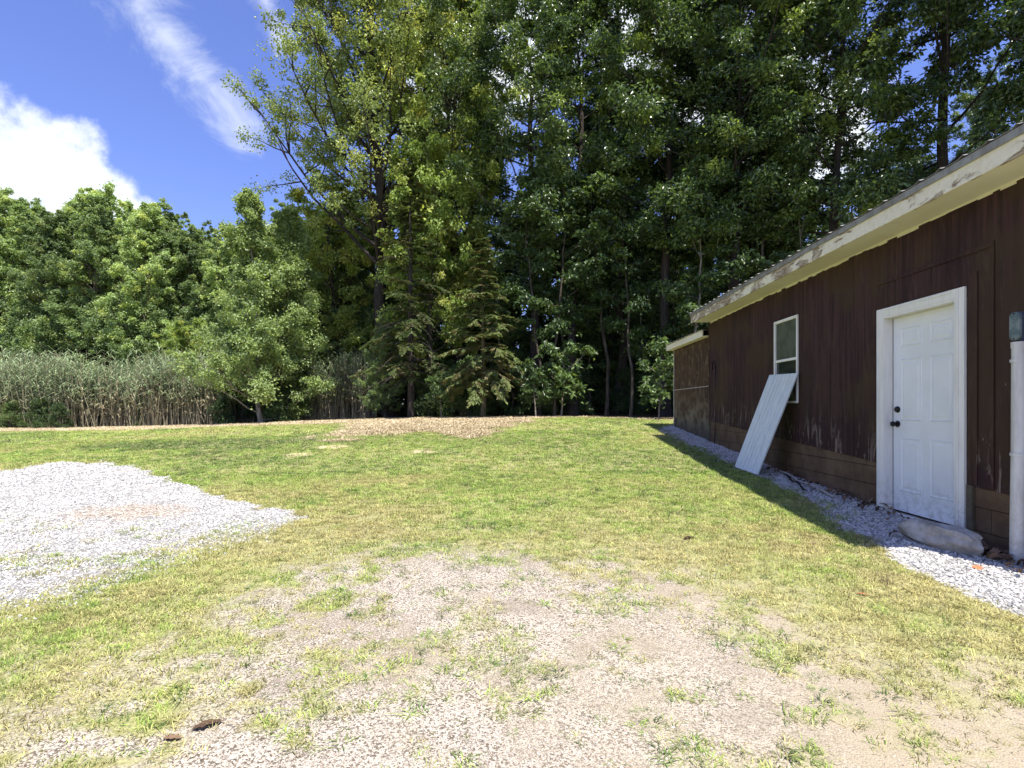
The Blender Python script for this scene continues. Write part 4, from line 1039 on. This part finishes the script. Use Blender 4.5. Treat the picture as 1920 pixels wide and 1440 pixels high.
# slim young trees among the trunks
YG = 'slim young trees under the oaks'
for u, d in ((940, 22.6), (1010, 20.2), (1040, 19.8), (1058, 22), (1105, 23.6), (1135, 20.8), (1180, 19.6), (1205, 22.4), (1270, 22), (1300, 18.8), (1370, 18.6), (1420, 18.2), (1480, 17.5), (1500, 20.5), (960, 25), (1090, 26), (1230, 25), (1330, 24.5)):
    x, y = P(u, d); plant(g.choice((pol1, pol2)), x, y, g.uniform(.75, 1.1), None, 'slim young tree with thin trunk under the oaks', group=YG)
# dense dark undergrowth
UG = 'undergrowth shrubs in the woods'
for d, lo, hi, st, s0 in ((21.7, 820, 1330, 66, .62), (23.4, 790, 1560, 75, .9), (27.5, 430, 1700, 66, 1.4), (35, 640, 1900, 75, 2.6)):
    u = lo
    while u < hi:
        x, y = P(u + g.uniform(-15, 15), d + g.uniform(-.8, .8)); plant(shr1, x, y, s0 * g.uniform(.8, 1.25), None, 'dark leafy undergrowth shrub between the trunks of the woods', 'shrub', UG); u += st
x, y = P(1003, 18.9); plant(sap1, x, y, .9, 1., 'bright long-leaved sapling at the lawn edge before the dark woods', 'sapling')
x, y = P(826, 19.9); plant(sap1, x, y, .75, 2.2, 'small fern-like sapling between hemlock trunk and straw', 'sapling')
x, y = P(1235, 17.2); plant(sap1, x, y, .9, 3.2, 'long-leaved sapling in the shade beside the annex', 'sapling')
x, y = P(1055, 19.4); plant(sap1, x, y, 1.25, 4.2, 'taller long-leaved sapling beside the bright sapling before the woods', 'sapling')
# leafy wood behind the reeds
LF = 'trees behind the reeds'
gl = random.Random(21)
for row, (d0, u0, u1, st) in enumerate(((29.6, -280, 480, 52), (33.5, -300, 720, 60))):
    u = u0
    while u < u1:
        d = d0 + gl.uniform(-.9, .9); top = np.interp(u, [-300, 0, 130, 270, 330, 420, 480, 720], [335, 352, 352, 375, 430, 440, 430, 470]) + gl.uniform(-12, 42) + (18 if row == 0 else 0)
        x, y = P(u + gl.uniform(-14, 14), d); pr = gl.choice((map1, map2)); Ht = (765 - top) / 1000 * d + EYE - hz1(x, y)
        plant(pr, x, y, max(.6, Ht / (14. if pr is map1 else 13.)) * 1.0, None, 'leafy green tree in the wood behind the reeds', group=LF, sz=Ht / (14. if pr is map1 else 13.)); u += st
for u, d in ((560, 31), (640, 29.5), (700, 30)):
    x, y = P(u, d); plant(map1, x, y, .85, None, 'leafy green tree in the wood behind the reeds', group=LF)
FA = 'far trees behind the left wood'
for u, d, s in ((300, 47, 1.14), (345, 45, 1.10), (395, 48, 1.15), (445, 46, 1.10), (490, 47, 1.1), (250, 46, 1.1), (550, 44, 1.15), (630, 45, 1.2)):
    x, y = P(u, d); plant(map1, x, y, s, None, 'distant tree showing above the wood behind the reeds', group=FA)
# weeds at the near end of the reeds
for u, d, s in ((-60, 23.5, .5), (-5, 23.4, .42), (40, 23.5, .45), (85, 23.6, .36), (245, 24.3, .3)):
    x, y = P(u, d); o = plant(shr1, x, y, s, None, 'low bushy weed growing at the foot of the reeds', 'weed', 'weeds at the foot of the reeds', name='weed_bush')

# ------------------------------------------------------------------ reeds
t = NT('reed'); t.done(t.attr('col', out='Color'), .6)
tr = t.N('ShaderNodeBsdfTranslucent'); t.put(tr.inputs['Color'], t.attr('col', out='Color')); mx = t.N('ShaderNodeMixShader'); mx.inputs[0].default_value = .25
t.l.new(t.b.outputs[0], mx.inputs[1]); t.l.new(tr.outputs[0], mx.inputs[2]); t.l.new(mx.outputs[0], t.out.inputs['Surface']); M['reed'] = t.m
def reeds(name, xs_, ys_, Hm, seed, label):
    g = np.random.default_rng(seed); V, F, K = [], [], []
    def strip(pts, wds, side, c0, c1):
        k = len(V); m = len(pts)
        for i, (p_, w_) in enumerate(zip(pts, wds)):
            V.append(p_ - side * w_ / 2); V.append(p_ + side * w_ / 2); f = i / (m - 1); c = c0 * (1 - f) + c1 * f; K.append(c); K.append(c)
        for i in range(m - 1): F.append((k + 2 * i, k + 2 * i + 1, k + 2 * i + 3, k + 2 * i + 2))
    zs = hz(xs_, ys_)
    for x, y, z in zip(xs_, ys_, zs):
        H = Hm * g.uniform(.66, 1.16) * (.85 + .3 * vnoise(np.array([x * .5]), np.array([y * .5]), 4)[0]); ln = g.normal(0, .11, 2); dead = g.uniform() < .2
        b = np.array([x, y, z - .05]); tip = b + np.array([ln[0] * H, ln[1] * H, H])
        a = g.uniform(0, 6.28); sd = np.array([math.cos(a), math.sin(a), 0])
        tan = np.array([.44, .39, .26]) * g.uniform(.65, 1.2); grn = np.array([.24, .31, .19]) * g.uniform(.8, 1.2)
        for s_ in (sd, np.array([-sd[1], sd[0], 0])):
            strip([b, (b + tip) / 2, tip], [.022, .017, .008], s_, tan, tan * .7 + grn * .3 if not dead else tan)
        nl = g.integers(6, 11)
        for k in range(nl):
            f = g.uniform(.35, 1.0) if not dead else g.uniform(.15, .7)
            p0 = b + (tip - b) * f; az = g.uniform(0, 6.28); d = np.array([math.cos(az), math.sin(az), 0]); L = g.uniform(.35, .75)
            e = g.uniform(.5, 1.2); p1 = p0 + d * L * .45 + np.array([0, 0, L * .4 * e]); p2 = p0 + d * L * .9 + np.array([0, 0, L * (.3 * e - .1)])
            c = (np.array([.225, .29, .155]) if f > .45 else np.array([.27, .29, .165])) * g.uniform(.75, 1.3)
            if dead: c = tan * .9
            strip([p0, p1, p2], [.026, .042, .004], np.array([-d[1], d[0], 0]), c, c * 1.1)
    me = mesh_np(name, V, F, M['reed'], False, {'col': np.array(K)})
    return tag(link(name, me), label, 'reeds', kind='stuff')
n = 4200
u = rng.uniform(-330, 570, n); d = 23.4 + .9 * sstep(u, -50, 150) * 0 + rng.uniform(.3, 3.6, n); x = (u - 985) / 1000 * d
y = np.maximum(d + np.interp(x, EDGE_X, EDGE_Y) - 23.4, d + .9 * sstep(u, 380, 450))
reeds('reed_bed', x, y, 2.95, 5, 'tall blue-green and tan reed bed at the far side of the lawn')
n = 650
u = rng.uniform(565, 705, n); d = rng.uniform(24.6, 26.6, n); reeds('reed_patch', (u - 985) / 1000 * d, d, 2.75, 6, 'smaller reed patch in the gap between pale tree and tall poplar')
